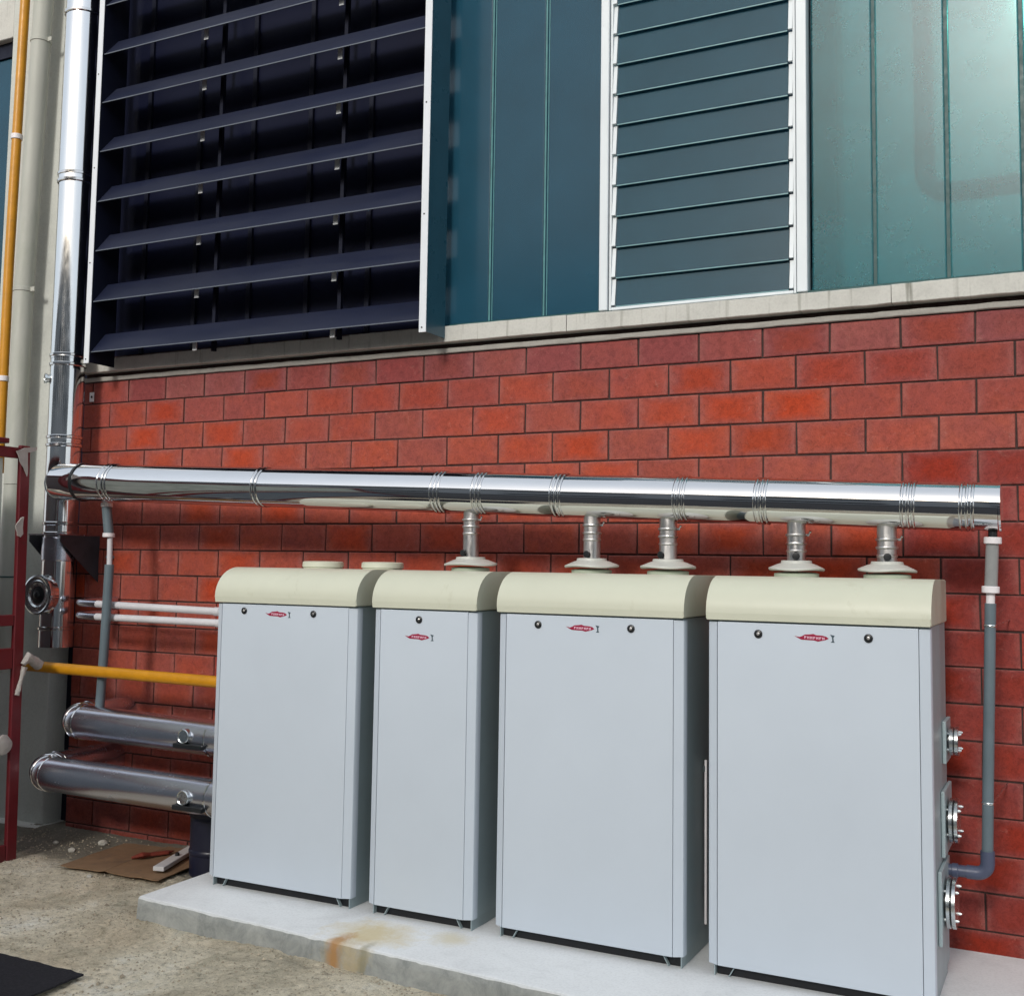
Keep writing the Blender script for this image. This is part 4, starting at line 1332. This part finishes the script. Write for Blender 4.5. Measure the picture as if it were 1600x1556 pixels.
# ================================================================== ON THE GROUND
drm = thing('drum', 'dark navy plastic drum under the pipes beside the leftmost boiler', 'drum', (-1.98, -0.42, 0))
bm = bmesh.new()
revolve(bm, (-1.96, -0.42, 0.0), (0, 0, 1), [(0, 0.165), (0.02, 0.175), (0.16, 0.178), (0.17, 0.184), (0.19, 0.184), (0.20, 0.178), (0.40, 0.178), (0.42, 0.172)], 48)
link('body', bm, 'drum', drm)
bm = bmesh.new()
revolve(bm, (-1.96, -0.42, 0.4205), (0, 0, 1), [(0, 0.186), (0.03, 0.186), (0.034, 0.178), (0.034, 0.05)], 48)
link('lid', bm, 'drum', drm)

cb = thing('cardboard', 'flattened brown cardboard sheet on the ground left of the plinth', 'cardboard', (-2.6, -0.55, 0.01))
Q = [Vector((-2.93, -0.90, 0)), Vector((-2.06, -0.86, 0)), Vector((-2.20, -0.05, 0)), Vector((-3.02, -0.22, 0))]
def card_panel(u0, u1, name):
    bm = bmesh.new()
    nu, nv = 14, 16
    rows = []
    for top_ in (0, 1):
        g = []
        for j in range(nv+1):
            rr = []
            for i in range(nu+1):
                u_, v_ = u0+(u1-u0)*i/nu, j/nv
                P = Q[0].lerp(Q[1], u_).lerp(Q[3].lerp(Q[2], u_), v_)
                zz = 0.050+0.010*noise.noise(P*2.2)+0.004*noise.noise(P*9)+0.022*max(0, 0.12-v_)*6*noise.noise(Vector((u_*4, 0, 1)))
                if abs(u_-0.46) < 0.06:
                    zz += 0.010*(1-abs(u_-0.46)/0.06)
                rr.append(bm.verts.new((P.x, P.y, zz+(0.005 if top_ else 0))))
            g.append(rr)
        rows.append(g)
    for g, flip in ((rows[0], True), (rows[1], False)):
        for j in range(nv):
            for i in range(nu):
                q = [g[j][i], g[j][i+1], g[j+1][i+1], g[j+1][i]]
                bm.faces.new(list(reversed(q)) if flip else q)
    lo, hi = rows
    edge = [(j, 0) for j in range(nv)]+[(nv, i) for i in range(nu)]+[(j, nu) for j in range(nv, 0, -1)]+[(0, i) for i in range(nu, 0, -1)]
    for a, b_ in zip(edge, edge[1:]+edge[:1]):
        bm.faces.new((lo[a[0]][a[1]], lo[b_[0]][b_[1]], hi[b_[0]][b_[1]], hi[a[0]][a[1]]))
    return link(name, bm, 'cardboard', cb, sharp=45)
card_panel(0.0, 0.458, 'panel')
card_panel(0.462, 1.0, 'panel')

bm = bmesh.new()
sweep(bm, [(-2.58, -0.58, 0.080), (-2.545, -0.52, 0.093), (-2.53, -0.44, 0.083), (-2.49, -0.33, 0.075), (-2.50, -0.24, 0.070)], [0.012, 0.024, 0.015, 0.020, 0.006], 14)
for v in bm.verts:
    v.co += Vector((noise.noise(v.co*31), noise.noise(v.co*31+Vector((9, 0, 0))), 0.5*noise.noise(v.co*31+Vector((0, 9, 0)))))*0.022
    v.co.z = max(0.062, (v.co.z-0.062)*0.75+0.062)
tag(link('cloth_scrap', bm, 'rag', sharp=0), 'small crumpled dark red scrap lying on the cardboard', 'rag')
of = thing('board_offcut', 'narrow white board offcut lying at the edge of the cardboard', 'board', (-2.3, -0.42, 0.05))
bm = bmesh.new()
poly_extrude(bm, [(-2.23, -0.74, 0.070), (-2.15, -0.72, 0.070), (-2.34, -0.17, 0.070), (-2.42, -0.19, 0.070)], (0, 0, 0.030))
bmesh.ops.bevel(bm, geom=bm.edges[:], offset=0.003, segments=1, affect='EDGES')
link('board', bm, 'offcut', of)
bm = bmesh.new()
revolve(bm, (-2.29, -0.44, 0.0995), (0, 0, 1), [(0, 0.018), (0.02, 0.014), (0.024, 0.006)], 12)
link('plug', bm, 'black', of)

# black rubber mat in the lower left corner, with a ragged edge
bm = bmesh.new()
edge = []
def jit(x, y):
    return Vector((x+0.010*noise.noise(Vector((x*9, y*9, 0)))+0.006*noise.noise(Vector((x*31, y*31, 0))), y+0.010*noise.noise(Vector((x*9, y*9, 5)))+0.006*noise.noise(Vector((x*31, y*31, 5))), 0.042))
X0, X1, Y0, Y1 = -2.75, -1.165, -3.35, -2.318
for i in range(60):
    edge.append(jit(X0+(X1-X0)*i/60, Y1-0.0+(0.016*(1-i/60))))
for i in range(44):
    edge.append(jit(X1-0.006*i/44, Y1+(Y0-Y1)*i/44))
for i in range(60):
    edge.append(jit(X1+(X0-X1)*i/60, Y0))
for i in range(44):
    edge.append(jit(X0, Y0+(Y1+0.016-Y0)*i/44))
poly_extrude(bm, edge, (0, 0, 0.010))
tag(link('rubber_mat', bm, 'mat', sharp=45), 'black flat mat with a ragged edge in the near left corner', 'mat')

# loose stones one can pick out
def stone_bm(c, r, seed):
    bm = bmesh.new()
    bmesh.ops.create_icosphere(bm, subdivisions=2, radius=1.0)
    for v in bm.verts:
        n_ = v.co.normalized()
        k = 1+0.35*noise.noise(n_*1.6+Vector((seed*3.7, 0, 0)))
        v.co = Vector(c)+Vector((n_.x*r*k*1.2, n_.y*r*k, n_.z*r*k*0.7))
    return bm
for k, (x, y, r, lab) in enumerate(((-3.19, -0.27, 0.032, 'pale stone on the dark ground farthest back behind the cardboard'),
                                    (-3.24, -0.52, 0.026, 'pale stone beside the left corner of the cardboard'),
                                    (-3.52, -0.42, 0.020, 'small pale stone between the red post and the cardboard'),
                                    (-2.60, -0.95, 0.018, 'small pale stone just in front of the cardboard edge'))):
    tag(link('stone', stone_bm((x, y, ground_h(x, y)+r*0.35), r, k+1), 'stone_pale', sharp=0), lab, 'stone', 'loose pale stones near the cardboard')

# gravel: nobody could count it
bm = bmesh.new()
rnd = random.Random(5)
cnt = 0
while cnt < 5200:
    x, y = rnd.uniform(-4.2, 2.2), rnd.uniform(-3.2, -0.05)
    if y > slab_front(x)-0.01 and x > -1.68:
        continue
    dens = 0.5+0.5*fbm(x*1.0+3, y, 1.6)
    near = max(0.0, 1-abs(slab_front(x)-y)/0.16) if x > -1.66 else 0
    if rnd.random() > dens*0.9+near*0.5:
        continue
    if -2.76 < x < -1.2 and y < -2.24:
        continue
    r = rnd.uniform(0.003, 0.0085)*(2.0 if rnd.random() < 0.07 else 1)
    c = Vector((x, y, ground_h(x, y)+r*0.2))
    rot = Matrix.Rotation(rnd.uniform(0, 6.28), 3, 'Z')
    base = ((1, 0, 0), (0, 1, 0), (-1, 0, 0), (0, -1, 0), (0, 0, 0.75))
    vs = [bm.verts.new(c+rot @ Vector((b0[0]*r*rnd.uniform(0.8, 1.6), b0[1]*r*rnd.uniform(0.6, 1.2), b0[2]*r*rnd.uniform(0.7, 1.4)))) for b0 in base]
    for i in range(4):
        bm.faces.new((vs[i], vs[(i+1) % 4], vs[4]))
    cnt += 1
g = link('gravel', bm, 'gravel', sharp=0, recalc=False)
g['kind'] = 'stuff'
